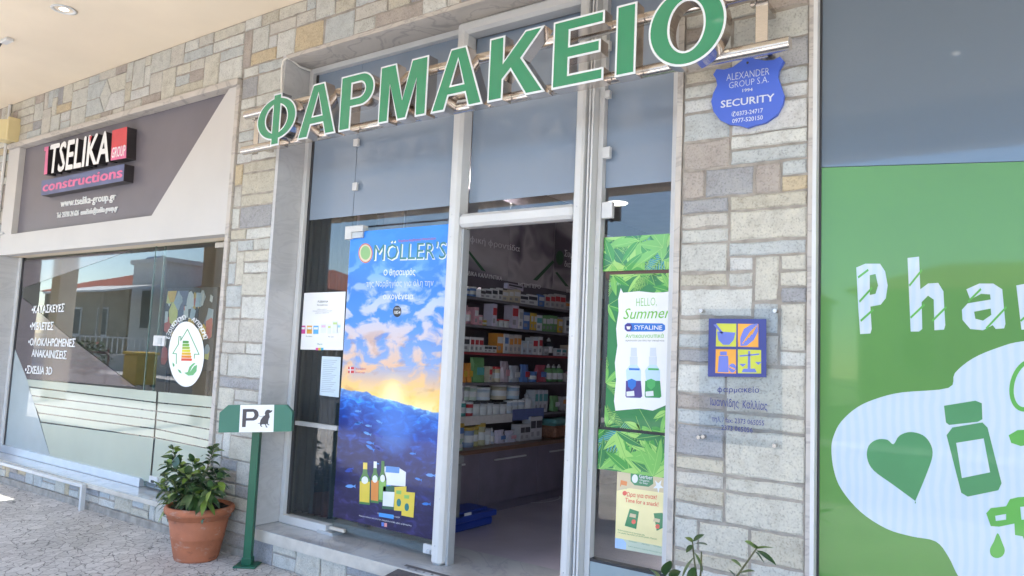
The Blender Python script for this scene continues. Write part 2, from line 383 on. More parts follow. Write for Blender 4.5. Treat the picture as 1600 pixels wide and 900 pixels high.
def stone(mb, a, b, c, d):
    y = random.uniform(-.008, .0); e = .006
    p = lambda: random.uniform(-.0028, .0028)
    nx, nz = max(2, int((b-a)/.045)), max(2, int((d-c)/.045))
    o = [(a+(b-a)*i/nx, c) for i in range(nx)]+[(b, c+(d-c)*i/nz) for i in range(nz)]+[(b-(b-a)*i/nx, d) for i in range(nx)]+[(a, d-(d-c)*i/nz) for i in range(nz)]
    o = [(x+p(), z+p()) for x, z in o]; n = len(o); cx, cz = (a+b)/2, (c+d)/2
    q = [random.uniform(.5, 1.6)*e for _ in o]
    ins = [(x+max(-q[i], min(q[i], (cx-x)*.2)), z+max(-q[i], min(q[i], (cz-z)*.2))) for i, (x, z) in enumerate(o)]
    tx, tz = random.uniform(-.02, .02), random.uniform(-.02, .02)          # each face a little out of true
    fy = lambda x, z: y+(x-cx)*tx+(z-cz)*tz
    v = [(x, fy(x, z), z) for x, z in ins]+[(x, fy(x, z)+random.uniform(.004, .007), z) for x, z in o]+[(x, .03, z) for x, z in o]
    f = [tuple(range(n))]
    for k in range(n):
        w_ = (k+1) % n; f += [(k+n, w_+n, w_, k), (k+2*n, w_+2*n, w_+n, k+n)]
    mb.add(v, f, 0)
st = MB()
TOP = 4.04; LZ = 3.645; FZ = 3.565; OX0, OX1 = -9.255, -5.062; JX = -4.57
# upper band with the diamond of five stones
dx = P(165, 150, 0).x; dz0, dz1 = 3.63, 3.955
stones(st, -16.0, dx-.36, FZ, TOP); stones(st, dx+.36, -5.08, FZ, TOP); stones(st, dx-.36, dx+.36, dz1, TOP); stones(st, dx-.36, dx+.36, FZ, dz0)
def flat_stone(poly):
    poly = inset(poly, .004); mid = inset(poly, .005)
    n = len(poly); v = [(x, -.004, z) for x, z in mid]+[(x, .001, z) for x, z in poly]+[(x, .03, z) for x, z in poly]
    f = [tuple(range(n))]
    for k in range(n):
        q = (k+1) % n; f += [(k+n, q+n, q, k), (k+2*n, q+2*n, q+n, k+n)]
    st.add(v, f, 0)
zc = (dz0+dz1)/2; hw, hh = .11, (dz1-dz0)/2
flat_stone([(dx-hw, zc), (dx, zc-hh), (dx+hw, zc), (dx, zc+hh)])
for sx in (-1, 1):
    for sz in (-1, 1):
        flat_stone([(dx+sx*hw, zc), (dx, zc+sz*hh), (dx+sx*.36, zc+sz*hh), (dx+sx*.36, zc)])
stones(st, -5.08, 6.0, LZ, TOP)
stones(st, -16.0, OX0, .06, FZ); stones(st, OX1, JX, .06, LZ, uw=.0985, uh=.085); stones(st, OX0, OX1, .06, .19, uh=.065, uw=.09)
stones(st, JX+.03, -1.40, .0, .188, uh=.094, uw=.12)
stones(st, -1.412, -.823, 0, LZ, uw=.118, uh=.072, big=.5)
st.build('stone_cladding', M['stone'], BL)
mw = MB()
for a in ((-16, OX0, .0, TOP), (OX0, OX1, FZ, TOP), (OX1, JX, 0, TOP), (JX, -1.40, LZ, TOP), (-1.412, -.81, 0, TOP), (-.81, 6, LZ, TOP)):
    mw.box(a[0], a[1], .0035, .24, a[2], a[3])
mw.box(OX0, OX1, .0035, .205, 0, .188); mw.box(JX, -1.415, .0035, .42, 0, .186)
mw.build('masonry_wall', M['mortar'], BL)
MB().box(-16, OX1-.0, -.014, .003, .0005, .06).box(OX1, JX, -.014, .003, .0005, .055).build('plinth', M['mortar'], BL)
# soffit, its outer beam and the columns that carry it
E0 = -4.4
sf = MB().box(-40, 12, -2.585, .2, TOP, TOP+.06).box(-40, 12, E0, -2.76, TOP, TOP+.06).box(-40, -9.6, -2.76, -2.585, TOP, TOP+.06).box(-7.9, 12, -2.76, -2.585, TOP, TOP+.06)  # out-of-view slot added between the boxes so a strip of sun reaches the pavement
sf.box(-40, 12, E0-.25, E0, 3.62, TOP+.3)
sf.build('soffit', M['soffit'], BL)
for x in (-26.5, -18.6, -12.6, 3.6):
    bevel(MB().box(x-.2, x+.2, E0-.23, E0+.17, 0, 3.62).build('column', M['soffit'], BL), .02)
MB().box(-16, 8, .24, 9, TOP, TOP+.2).box(-40, 12, .2, 9, TOP+.2, TOP+.5).build('roof_slab', M['plaster'], BL)
# downlights in the soffit
M['lampglow'] = bpy.data.materials.new('lamp_disc'); M['lampglow'].use_nodes = True
_b = M['lampglow'].node_tree.nodes['Principled BSDF']; _b.inputs['Emission Color'].default_value = (1, .95, .85, 1); _b.inputs['Emission Strength'].default_value = 1.4
def downlight(x, y, label, z=TOP, r=.085, group=None, mt='lampglow'):
    t = thing('downlight', label, 'ceiling light', (x, y, z), group)
    MB().lathe([(r, .0), (r*1.06, -.008), (r*.82, -.012), (r*.76, -.002), (r*.74, .002)], (x, y, z), 28).build('ring', M['white'], t)
    MB().lathe([(r*.38, -.004), (.0005, -.006)], (x, y, z), 20).build('lamp', M[mt], t)
    MB().lathe([(r*.75, -.001), (r*.38, -.003)], (x, y, z), 24).build('reflector', M['soffit'], t)
q = PZ(100, 14, TOP); downlight(q.x, q.y, 'round recessed downlight glowing in the cream soffit', r=.088)
for k, (x, y) in enumerate(((-1.9, -1.2), (-.5, -1.2), (.9, -1.2), (-1.9, -2.4), (-.5, -3.2), (.9, -2.4))):
    downlight(x, y, 'round recessed downlight in the soffit in front of the pharmacy windows', group='downlights in front of the pharmacy')
q = PZ(13, 60, TOP); q2 = PZ(2, 62, TOP)
t = thing('ceiling_socket', 'small pale broken light fitting hanging from the soffit at the left edge', 'light fitting', (q.x, q.y, TOP))
MB().box(q.x-.10, q.x+.04, q.y-.03, q.y+.03, TOP-.03, TOP, c=.005).build('housing', M['white'], t)
MB().tube([(q.x-.11, q.y, TOP-.0), (q.x-.14, q.y-.01, TOP-.04), (q.x-.2, q.y, TOP-.05)], .008).build('cable', M['dark'], t)
# ---- office shopfront (left)
fz = 2.338                                                        # underside of the cream panel
def front(poly, y0, y1, name, m, par=BL, holes=()): return MB().prism(poly, y0, y1, 0, holes).build(name, M[m], par)
def RX(px, py, Y=0): q = P(px, py, Y); return (q.x, q.z)
zt = 3.50
PB = RX(237.5, 337); PT = RX(358, 147)
cream = [(OX0, fz), (OX1-.05, fz), (OX1-.05, zt+.01), (PT[0], zt+.01), (PB[0], PB[1]-.0), (RX(18, 364)[0], PB[1]), (RX(18, 364)[0], zt+.01), (OX0, zt+.01)]
front(cream, -.004, .10, 'cream_fascia', 'cream')
MB().box(OX0, OX1-.05, .1, .24, fz, FZ).build('fascia_soffit', M['soffit'], BL)
bevel(MB().box(OX0-.0, OX1-.02, -.035, .10, zt+.012, FZ-.002).build('marble_lintel', M['lintel'], BL), .004)
bevel(MB().box(OX1-.048, OX1-.002, -.02, .24, .2, zt+.01).build('marble_jamb', M['lintel'], BL), .004)
MB().box(OX0-.01, OX0+.04, -.012, .24, .232, fz-.002).build('marble_jamb', M['marble'], BL)
bevel(MB().box(OX0-.7, OX1-.003, -.035, .30, .19, .2305).build('window_sill', [M['sill']], BL), .003)
MB().box(OX0-.7, OX1-.003, -.0375, -.0352, .192, .229).build('sill_edge', M['sill_edge'], BL)
# window: frame, pane, door leaf
OY = .21; XL = OX0+.04
wn = bevel(MB().box(XL, XL+.055, OY-.03, OY+.03, .235, fz-.001).build('office_window', M['white'], BL), .003)
bevel(MB().box(XL+.055, -6.36, OY-.035, OY+.03, .2312, .305).build('bottom_rail', M['silver'], wn), .004)
MB().box(XL+.056, XL+.085, OY-.012, OY+.02, .306, fz-.002).build('gasket', M['dark'], wn)
MB().box(XL+.056, -6.484, OY-.002, OY+.008, .30, fz-.002).build('pane', M['glass'], wn)
MB().box(-6.47, OX1-.06, OY-.002, OY+.008, .245, fz-.002).build('door_pane', M['glass'], wn)
MB().box(-6.483, -6.473, OY-.004, OY+.010, .24, fz-.002).box(-6.36, -6.352, OY+.011, OY+.03, .24, fz-.002).build('glass_edge', mat('green_glass_edge', (.10, .16, .15), .2), wn)
def fit(a, b, Y=OY-.022, th=.02): A, B_ = P(a[0], a[1], Y), P(b[0], b[1], Y); return (A.x, B_.x, Y, Y+th, B_.z, A.z)
bevel(MB().box(*fit((240, 524), (256, 541))).build('patch_lock', M['white'], wn), .003)
MB().box(*fit((246.5, 528), (251, 538), OY-.027, .01)).build('lock_bolt', M['alu'], wn)
bevel(MB().box(*fit((336, 379), (349, 386))).build('top_hinge', M['sill_edge'], wn), .003)
bevel(MB().box(*fit((233, 743), (245, 757))).build('floor_lock', M['white'], wn), .003)
MB().box(*fit((235.5, 750), (239.5, 755), OY-.027, .01)).build('lock_bolt', M['dark'], wn)
bevel(MB().box(OX1-.115, OX1-.05, OY-.03, OY+.03, .2312, fz-.001).build('jamb_rail', M['white'], wn), .003)
# ---- pharmacy shopfront
PYF, PYG = .24, .262                                             # fixed frames, their glass
MB().box(JX, JX+.032, -.006, .24, .2285, LZ-.002).build('marble_jamb', M['marble'], BL)
MB().box(JX+.0, -1.40, -.004, .42, LZ-.03, LZ-.002).build('marble_lintel', M['lintel'], BL)
MB().box(-1.445, -1.416, -.006, .27, .2, LZ-.032).build('marble_jamb', M['lintel'], BL)
bevel(MB().box(JX+.002, -1.41, -.02, .60, .188, .2255).build('entrance_step', M['sill'], BL), .003)
MB().box(JX+.002, -1.41, -.0225, -.0202, .150, .2235).build('step_edge', M['sill_edge'], BL)
pf = bevel(MB().box(JX+.034, JX+.075, PYF-.02, PYF+.05, .226, LZ-.033).build('pharmacy_shopfront', M['white'], BL), .004)
XM0, XM1 = -3.03, -2.945; XR0, XR1 = -2.118, -2.062
bevel(MB().box(JX+.076, XM0-.002, PYF-.02, PYF+.04, LZ-.075, LZ-.033).build('head_rail', M['white'], pf), .004)
bevel(MB().box(JX+.076, -4.03, PYF-.025, PYF+.04, .2265, .285).build('bottom_rail', M['white'], pf), .004)
MB().box(JX+.078, -4.02, PYG-.008, PYG+.022, .925, .955).build('middle_rail', M['alu'], pf)
MB().box(JX+.076, JX+.10, PYG-.01, PYG+.03, .286, LZ-.076).build('gasket', M['dark'], pf)
o = MB().box(XM0, XM1, .15, .27, .226, LZ-.033, c=.02).build('door_post', M['white'], pf)
MB().box(XM1-.0, XM1+.018, .20, .26, .226, 2.275).build('door_post', M['alu'], pf)
MB().box(XR0, XR1, .15, .27, .226, LZ-.033, c=.012).build('door_post', M['white'], pf)
for k, (a, b, y0, mm) in enumerate(((-2.062, -2.045, .20, 'alu'), (-2.045, -2.034, .17, 'white'), (-2.034, -2.020, .20, 'alu'), (-2.020, -2.008, .16, 'white'))):
    MB().box(a+.0005, b-.0005, y0, .27, .226, LZ-.033).build('shutter_guide', M[mm], pf)
MB().box(XM0+.001, XR1, .148, .27, LZ-.118, LZ-.0335, c=.02).build('door_head', M['white'], pf)
MB().box(XM1+.001, XR0-.001, .152, .26, 2.278, 2.362, c=.02).build('transom', M['white'], pf)
MB().box(-2.006, -1.975, PYF-.02, PYF+.03, .226, LZ-.033).build('side_rail', M['white'], pf)
bevel(MB().box(-1.974, -1.446, PYF-.015, PYF+.03, .226, .43).build('kick_panel', mat('blue_grey_aluminium', (.30, .37, .40), .35, var=.06), pf), .003)
MB().box(-1.974, -1.446, PYF-.016, PYF+.03, .4302, .445).build('gasket', M['dark'], pf)
bevel(MB().box(-1.565, -1.446, PYF-.02, PYF+.04, .446, LZ-.033).build('side_rail', M['white'], pf), .003)
def film_mat():
    m = mat('frosted_film', (.225, .285, .375), .38, var=.06, scale=.8, coat=1.0); m.node_tree.nodes['Principled BSDF'].inputs['Coat Roughness'].default_value = .1; return m
M['film'] = film_mat()
FB = 2.445
MB().box(JX+.10, -4.004, PYG, PYG+.01, .285, LZ-.076).build('pane', M['glass'], pf)
MB().box(-4.0, XM0, PYG, PYG+.01, 2.362, LZ-.076).build('pane', M['glass'], pf)
MB().box(XM1, XR0, PYG, PYG+.01, 2.3625, LZ-.119).build('pane', M['glass'], pf)
MB().box(-1.974, -1.566, PYG, PYG+.01, .4455, LZ-.034).build('pane', M['glass'], pf)
MB().box(JX+.10, -4.005, PYG-.004, PYG-.0005, FB, LZ-.076).box(-4.0, XM0, PYG-.004, PYG-.0005, FB, LZ-.076).build('privacy_film', M['film'], pf)
MB().box(XM1, XR0, PYG-.004, PYG-.0005, FB+.005, LZ-.119).build('privacy_film', M['film'], pf)
MB().box(-1.974, -1.566, PYG-.004, PYG-.0005, FB+.01, LZ-.034).build('privacy_film', M['film'], pf)
dl = MB().box(-3.995, XM0, .240, .250, .262, 2.345).build('glass_door', M['glass'], BL)
def pf_fit(a, b, c0, par, name, m, th=.02, Y=.222): 
    bevel(MB().box(*fit(a, b, Y, th)).build(name, M[m], par), .003)
MB().pp([(539.5, 354), (567, 351.5), (566.5, 361), (549, 362.5), (548, 373), (538.5, 374)], .215, .05).build('top_patch', M['white'], dl)
pf_fit((546, 363.5), (566, 371), 0, dl, 'top_pivot', 'alu')
pf_fit((514, 822), (537, 833), 0, dl, 'floor_pivot', 'sill_edge')
pf_fit((661, 849), (677, 868), 0, dl, 'floor_lock', 'white')
pf_fit((665.5, 858.5), (671, 866.5), 0, dl, 'lock_bolt', 'alu', .02, .21)
pf_fit((550.5, 285.5), (556.5, 297), 0, pf, 'glass_clip', 'white')
pf_fit((552, 217.5), (558.5, 227.5), 0, pf, 'glass_clip', 'white')
MB().box(-4.10, -3.94, .20, .30, .2262, .245).build('threshold_plate', M['alu'], pf)
for a, b in (((945.5, 64), (952, 77)), ((940, 316), (956, 340)), ((945.5, 141), (952, 152)), ((941, 230), (952, 246))):
    bevel(MB().box(*fit(a, b, .205, .03)).build('guide_bracket', M['white'], pf), .003)
for x, z, y in ((-2.09, 2.34, .1495), (-2.09, 1.62, .1495), (-2.09, .95, .1495), (-2.09, .36, .1495), (-2.99, 2.36, .1495), (-2.99, 2.22, .1495), (-2.99, .34, .1495), (-2.97, .62, .1495), (-1.995, .9, .2195), (-1.995, 2.0, .2195)):
    k = MB().lathe([(.0045, 0), (.004, .0015), (.0004, .0018)], n=10).build('screw', M['alu'], pf); k.matrix_local = Matrix.Translation((x, y, z)) @ Matrix.Rotation(math.pi/2, 4, 'X')
# ---- right hand window
MB().box(-.821, -.803, -.012, .05, 0, LZ).build('window_trim', M['lintel'], BL)
rw = MB().box(-.802, -.785, -.016, .05, 0, LZ).build('display_window', M['white'], BL)
MB().box(-.7845, 3.2, .04, .05, .05, LZ-.002).build('pane', M['glass'], rw)
MB().box(-.7845, -.775, .03, .052, .05, LZ-.002).build('gasket', M['dark'], rw)
MB().box(3.2, 6, -.01, .24, 0, LZ).build('side_wall', M['plaster'], BL)
# ---- rooms
rm = MB().box(-4.9, 3.2, .42, 6.6, .10, .2235).build('shop_floor', M['shopfloor'], BL)
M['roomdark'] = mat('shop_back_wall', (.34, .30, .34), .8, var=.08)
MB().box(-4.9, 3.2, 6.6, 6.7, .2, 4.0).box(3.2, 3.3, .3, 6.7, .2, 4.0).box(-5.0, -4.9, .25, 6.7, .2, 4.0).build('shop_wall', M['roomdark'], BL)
MB().box(-4.9, 3.2, .30, 6.6, 3.12, 3.2).build('shop_ceiling', M['plaster'], BL)
MB().box(-.78, 3.2, .6, .65, .2, 3.12).box(-.83, -.78, .26, .66, .2, 3.12).build('shop_wall', M['roomdark'], BL)
MB().box(-4.89, -4.07, 1.15, 1.2, .2235, 3.12).box(-5.06, -.81, .30, .36, 3.2, 4.04).build('shop_wall', M['plaster'], BL)
MB().box(-9.5, -5.0, .26, 4.5, .10, .235).build('office_floor', M['shopfloor'], BL)
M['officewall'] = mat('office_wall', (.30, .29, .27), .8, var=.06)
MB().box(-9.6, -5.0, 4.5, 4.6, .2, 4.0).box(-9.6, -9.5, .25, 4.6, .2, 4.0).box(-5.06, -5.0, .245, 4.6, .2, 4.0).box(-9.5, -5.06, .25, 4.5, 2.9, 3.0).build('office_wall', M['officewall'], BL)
# ================================================================== signs
def cv(ox, oy, k): return lambda l: [(ox+x/k, oy+y/k) for x, y in l]
M['green_face'] = mat('green_acrylic', (.025, .24, .12), .18, var=.04, scale=2, coat=.5)
M['border'] = mat('pale_blue_white_edge', (.72, .76, .80), .35, var=.02)
M['copper_steel'] = mat('polished_steel_return', (.62, .55, .50), .16, metal=1, var=.05, scale=8)
# ---- big pharmacy letters on two steel tubes
SG = thing('letter_sign', 'large green channel letters ΦΑΡΜΑΚΕΙΟ with white edges on two steel tubes above the door', 'sign', (-2.75, 0, 2.9))
ZB, H = 2.845, .354
def rect(a, b, c, d): return [(a, c), (b, c), (b, d), (a, d)]
def place(pts, x): return [(x+a, ZB+b) for a, b in pts]
def phi():
    cz = .182; rx, ry, bw = .207, .150, .044
    tz = ry*math.sqrt(1-(bw/rx)**2); a = math.degrees(math.atan2(tz/ry, bw/rx))
    R_ = [(rx*math.cos(math.radians(t)), cz+ry*math.sin(math.radians(t))) for t in [-a+(2*a)*i/24 for i in range(25)]]
    L_ = [(-x, 2*cz-z) for x, z in R_]
    out = R_+[(bw, H+.002), (-bw, H+.002)]+L_+[(-bw, -.006), (bw, -.006)]
    irx, iry = .113, .094; tz = iry*math.sqrt(1-(bw/irx)**2); a = math.degrees(math.atan2(tz/iry, bw/irx))
    h1 = [(irx*math.cos(math.radians(t)), cz+iry*math.sin(math.radians(t))) for t in [-a+2*a*i/12 for i in range(13)]]
    return out, [h1, [(-x, z) for x, z in h1][::-1]]
def alpha(wd=.37): 
    c = wd/2; return [(0, 0), (.102, 0), (.128, .23*H), (wd-.128, .23*H), (wd-.102, 0), (wd, 0), (c+.056, H), (c-.056, H)], [[(c-.042, .40*H), (c+.042, .40*H), (c, .80*H)]]
def rho():
    r = .30*H; o = [(0, 0), (.103, 0), (.103, .40*H)]+[(.185+r*1.08*math.cos(math.radians(t)), .70*H+r*math.sin(math.radians(t))) for t in range(-90, 91, 10)]+[(0, H)]
    ri = .125*H; h = [(.103, .575*H)]+[(.168+ri*1.1*math.cos(math.radians(t)), .70*H+ri*math.sin(math.radians(t))) for t in range(-90, 91, 15)]+[(.103, .825*H)]
    return o, [h]
LET = [('Φ', -4.199)+phi(), ('Α', -3.967)+alpha(), ('Ρ', -3.571)+rho(),
  ('Μ', -3.226, [(0, 0), (.085, 0), (.085, .66*H), (.156, 0), (.229, 0), (.298, .66*H), (.298, 0), (.384, 0), (.384, H), (.254, H), (.192, .36*H), (.13, H), (0, H)], []),
  ('Α', -2.808)+alpha(.373),
  ('Κ', -2.404, [(0, 0), (.1, 0), (.1, .31*H), (.145, .43*H), (.247, 0), (.368, 0), (.218, .585*H), (.352, H), (.232, H), (.1, .60*H), (.1, H), (0, H)], []),
  ('Ε', -1.998, [(0, 0), (.295, 0), (.295, .185*H), (.1, .185*H), (.1, .41*H), (.275, .41*H), (.275, .60*H), (.1, .60*H), (.1, .815*H), (.293, .815*H), (.293, H), (0, H)], []),
  ('Ι', -1.641, rect(0, .108, 0, H), []),
  ('Ο', -1.285, ellipse(0, .177, .185, .188, 48), [ellipse(0, .177, .082, .118, 40)])]
for ch, x, o, hs in LET:
    o = place(o, x); hs = [place(h, x) for h in hs]
    b = MB().prism(o, -.298, -.222, 0, hs).build('letter', M['copper_steel'], SG)
    MB().prism(o, -.3015, -.2985, 0, hs).build('letter_border', M['border'], b)
    hin = [inset(h, -.0105) for h in hs]
    MB().prism(inset(o, .0105), -.3035, -.3018, 0, hin).build('letter_face', M['green_face'], b)
for z in (2.893, 3.158):
    MB().tube([(-4.70, -.19, z), (-.856, -.19, z)], .031, 18).build('tube_rail', M['steel'], SG)
for x in (-4.615, -.99):
    k = bevel(MB().box(x-.028, x+.028, -.158, -.148, 2.865, 3.19).build('bracket', M['steel'], SG), .002)
    for z in (2.93, 3.12):
        MB().box(x-.02, x+.02, -.147, .004, z-.015, z+.015).tube([(x-.04, -.165, z), (x-.04, -.14, z)], .012, 8).build('bracket_arm', M['steel'], k)
# cable
q = lambda px, py, Y: P(px, py, Y)
tag(MB().tube([q(440, 160, -.02), q(440, 125, -.02), q(440.5, 104, -.02), q(443, 95, -.02), q(448, 90.5, -.015), q(455, 93, .03), (-4.53, .12, 3.597), (-4.505, .2, 3.592)], .0075, 8).build('power_cable', mat('white_cable', (.75, .73, .68), .5)),
    'thin white cable bending round the upper left corner of the pharmacy entrance', 'cable')
# ---- dark sign board of the left shop
BD = tag(MB().box(OX0+.10, OX1-.055, .055, .098, PB[1]-.03, zt+.009).build('sign_board', M['panel_dark']), 'dark violet sign board in the marble frame over the left shop', 'sign board')
M['pinkv'] = mat('pink_vinyl', (.72, .16, .33), .4); M['redv'] = mat('red_acrylic', (.62, .05, .07), .3); M['blueg'] = mat('slate_blue_acrylic', (.10, .13, .27), .35)
M['black_return'] = mat('black_letter_return', (.03, .026, .03), .4)
YF = -.035
t3 = thing('raised_lettering', 'raised white TSELIKA lettering with black sides on the dark board of the left shop', 'sign', (P(70, 270, .05).x, .05, P(70, 270, .05).z))
tb = MB(); text(tb, 'TSELIKA', (74.5, 271), (170, 251.5), 43.5, YF, 0, bold=.028, th=.085); tb.build('letters', [M['inkw'], M['black_return']], t3)
tb = MB(); tb.pp([(69.5, 230), (76, 228.5), (75.5, 234), (73.5, 272), (68.6, 273), (71.5, 236), (69.2, 236.5)], YF+.001, .084, 0, mside=1); tb.build('pink_stroke', [M['pinkv'], M['black_return']], t3)
tb = MB(); tb.pp([(139.5, 213), (143.5, 212), (140, 223)], YF-.001, .003); tb.build('red_accent', M['redv'], t3)
rb = tag(MB().pp([(175.6, 204), (198.6, 198), (197, 246.8), (172.8, 251)], YF, .09, 0, mside=1).build('sign_box', [M['redv'], M['black_return']]), 'red box sign lettered GROUP beside the raised white letters', 'sign')
tb = MB(); text(tb, 'GROUP', (173.8, 247), (195.2, 242.5), 16, YF-.002, bold=.02); tb.build('lettering', M['inkw'], rb)
rb2 = MB().pp([(174.9, 231), (197.5, 227), (197, 246.8), (172.8, 251)], YF-.001, .0008).build('pink_band', M['pinkv'], rb)
bb = tag(MB().pp([(65, 282.5), (194.5, 256), (192.8, 282.6), (64.2, 305.8)], YF, .09, 0, mside=1).build('sign_box', [M['blueg'], M['black_return']]), 'long slate blue box sign with pink word constructions under the white letters', 'sign')
tb = MB(); text(tb, 'constructions', (66, 299.5), (191, 276.5), 14.5, YF-.002, bold=.035); tb.build('lettering', M['pinkv'], bb)
tb = MB(); tl = thing('cut_lettering', None, None, P(94, 323, .045))
for s_, a, b, h_ in (('www.tselika-group.gr', (94, 323), (180, 312), 11), ('Tel: 23730 24 626  email:info@tselika-group.gr', (88, 340.5), (183, 328.5), 8)):
    tb = MB(); text(tb, s_, a, b, h_, .045, bold=.018, th=.008); tb.build('text_line', [M['inkw'], M['border']], tl)
tag(tl, 'small white cut out web address and phone line low on the dark board', 'sign lettering')
# ---- shield
M['shield'] = mat('blue_plastic_shield', (.065, .13, .56), .45, var=.05, scale=3); M['palev'] = mat('pale_print', (.62, .66, .74), .6)
sh = cv(740, 0, 2.963)([(1270, 252), (1300, 272), (1350, 281), (1390, 277), (1418, 262), (1437, 283), (1414, 322), (1408, 355), (1420, 390), (1437, 440), (1432, 480), (1405, 530), (1350, 568), (1300, 580), (1268, 592), (1230, 580), (1180, 575), (1140, 555), (1110, 515), (1100, 470), (1110, 430), (1128, 395), (1122, 365), (1109, 345), (1125, 320), (1160, 322), (1200, 310), (1240, 282)])
so = tag(bevel(MB().pp(sh, -.03, .02).build('security_sign', M['shield']), .003), 'blue shield shaped security sign with pale lettering on the right stone pillar', 'sign')
tb = MB(); Y = -.0315
lines(so, 'text_line', M['palev'], [('ALEXANDER', (1135, 126.5), (1202, 116.5), 11, -.012), ('GROUP S.A.', (1139, 138.5), (1201, 128.5), 10, -.012), ('1994', (1160, 144), (1176, 142), 5, .02),
  ('SECURITY', (1126, 168.5), (1210, 157.5), 11, .02), ('✆0373-24717', (1143, 182), (1192, 175.5), 6.6, .015), ('0977-520150', (1144, 192.5), (1192, 186.5), 6.6, .015)], Y)
MB().lathe([(.006, 0), (.005, .004), (0.0004, .005)], (0, 0, 0), 12).build('screw', M['dark'], so, None).matrix_local = Matrix.Translation(P(1168, 98, -.031)) @ Matrix.Rotation(math.pi/2, 4, 'X')
# ---- acrylic plaque
M['acrylic'] = glass('clear_acrylic', (.92, .94, .96), .7)
pq = tag(MB().pp([(1093.5, 483), (1222, 482), (1222, 702), (1092, 689)], -.028, .005).build('acrylic_plaque', M['acrylic']), 'clear acrylic plaque with a navy and yellow logo on the right stone pillar', 'plaque')
Y = -.0300
M['navy'] = mat('navy_print', (.035, .045, .22), .4); M['yel'] = mat('yellow_green_print', (.50, .52, .05), .5); M['org'] = mat('orange_print', (.72, .33, .04), .5); M['bluep'] = mat('violet_blue_print', (.13, .17, .52), .5)
c7 = cv(1000, 470, 2.093)
lp = MB().pp(c7([(225, 58), (413, 60), (413, 250), (222, 248)]), Y, .0015).build('logo_plate', M['navy'], pq)
tb = MB()
def L7(pts, k, m): tb.pp(c7(pts), Y-.0006*k, .0004, m)
L7([(250, 74), (315, 75), (314, 150), (248, 149)], 1, 0); L7([(320, 75), (387, 76), (387, 152), (320, 150)], 1, 1)
L7([(248, 158), (314, 159), (314, 238), (246, 236)], 1, 1); L7([(320, 159), (396, 161), (396, 238), (320, 237)], 1, 0)
L7([(252, 100), (312, 104), (306, 128), (292, 144), (272, 144), (256, 128)], 2, 2); L7([(240, 78), (250, 76), (272, 104), (266, 108)], 2, 2)     # mortar and pestle
L7([(328, 148), (328, 120), (340, 92), (362, 78), (384, 74), (386, 100), (372, 128), (350, 146)], 2, 2)                                    # leaf
for a in range(4): L7([(334+a*10, 140-a*10), (337+a*10, 141-a*10), (364+a*6, 100-a*6), (361+a*6, 99-a*6)], 3, 1)
L7([(262, 166), (284, 166), (284, 178), (262, 178)], 2, 2); L7([(258, 180), (288, 180), (290, 234), (254, 233)], 2, 2); L7([(x, y) for x, y in ellipse(302, 220, 12, 15, 16)], 2, 2); L7([(293, 214), (311, 222), (310, 226), (292, 218)], 3, 1)
L7([(354, 164), (360, 164), (361, 222), (352, 222)], 2, 2); L7([(326, 178), (390, 172), (390, 177), (326, 183)], 2, 2); L7([(338, 222), (376, 222), (382, 234), (332, 234)], 2, 2)
L7([(324, 206), (348, 206), (336, 216)], 2, 2); L7([(376, 200), (398, 200), (387, 210)], 2, 2)
tb.build('logo_print', [M['yel'], M['org'], M['bluep']], lp)
tb = MB(); Y2 = -.0292
lines(pq, 'text_line', M['navy'], [('φαρμακείο', (1121, 612.5), (1186, 613.5), 8, .004), ('Ιωαννίδης  Καλλίας', (1110, 633), (1199, 641), 12, .006), ('τηλ / fax: 2373 065055', (1112, 658), (1194, 665), 7.5, .003), ('2373 065056', (1127, 671.5), (1176, 676), 7.5, .003)], Y2)
for px, py in ((1097, 486), (1212, 486), (1093, 683), (1211, 696), (1100, 682)):
    c = P(px, py, -.02); MB().tube([(c.x, -.037, c.z), (c.x, .005, c.z)], .009, 12).build('standoff', M['steel'], pq)
# ---- dog waste station
M['dkgreen'] = mat('green_painted_steel', (.012, .105, .055), .35, var=.12, scale=6, bump=.05)
M['boardgreen'] = mat('green_board', (.045, .17, .115), .42, var=.06, scale=3)
bp_ = PZ(386.5, 884, 0); a_ = Vector((math.cos(YAW), math.sin(YAW), 0)); n_ = Vector((math.sin(YAW), -math.cos(YAW), 0))
dg = thing('dog_waste_station', 'green post with a board showing letter P and a sitting dog', 'signpost', (bp_.x, bp_.y, 0))
def obox(c, hw, hd, z0, z1, mb=None):
    mb = mb or MB(); v = [tuple(Vector((c.x, c.y, 0))+a_*i*hw+n_*j*hd+Vector((0, 0, z))) for i in (-1, 1) for j in (-1, 1) for z in (z0, z1)]
    return mb.add(v, [(0, 1, 3, 2)[::-1], (4, 6, 7, 5)[::-1], (0, 4, 5, 1)[::-1], (2, 3, 7, 6)[::-1], (0, 2, 6, 4)[::-1], (1, 5, 7, 3)[::-1]])
bevel(obox(bp_, .027, .027, .012, 1.08).build('post', M['dkgreen'], dg), .004)
pm = obox(bp_, .075, .075, 0, .012); obox(bp_, .034, .034, .012, .06, pm); bevel(pm.build('base_plate', M['dkgreen'], dg), .004)
bo = bp_+n_*.034
def BPt(px, py, off=0): return PN(px, py, bo+n_*off, n_)
def oprism(pts, off, th, name, m, par):
    g = [BPt(x, y, off) for x, y in pts]; l2 = [((p-bo).dot(a_), p.z) for p in g]
    mb = MB().prism(l2, 0, th); o0 = bo+n_*off
    mb.v = [tuple(Vector((o0.x, o0.y, 0))+a_*x-n_*y+Vector((0, 0, z))) for x, y, z in mb.v]
    return mb.build(name, m, par)
bd = bevel(oprism([(356.5, 633), (447, 632.5), (456.8, 643.5), (455.2, 674.2), (341.2, 676), (343, 645)], .045, .045, 'board', M['boardgreen'], dg), .003)
k7 = lambda l: [(330+x/11.25, 620+y/11.25) for x, y in l]
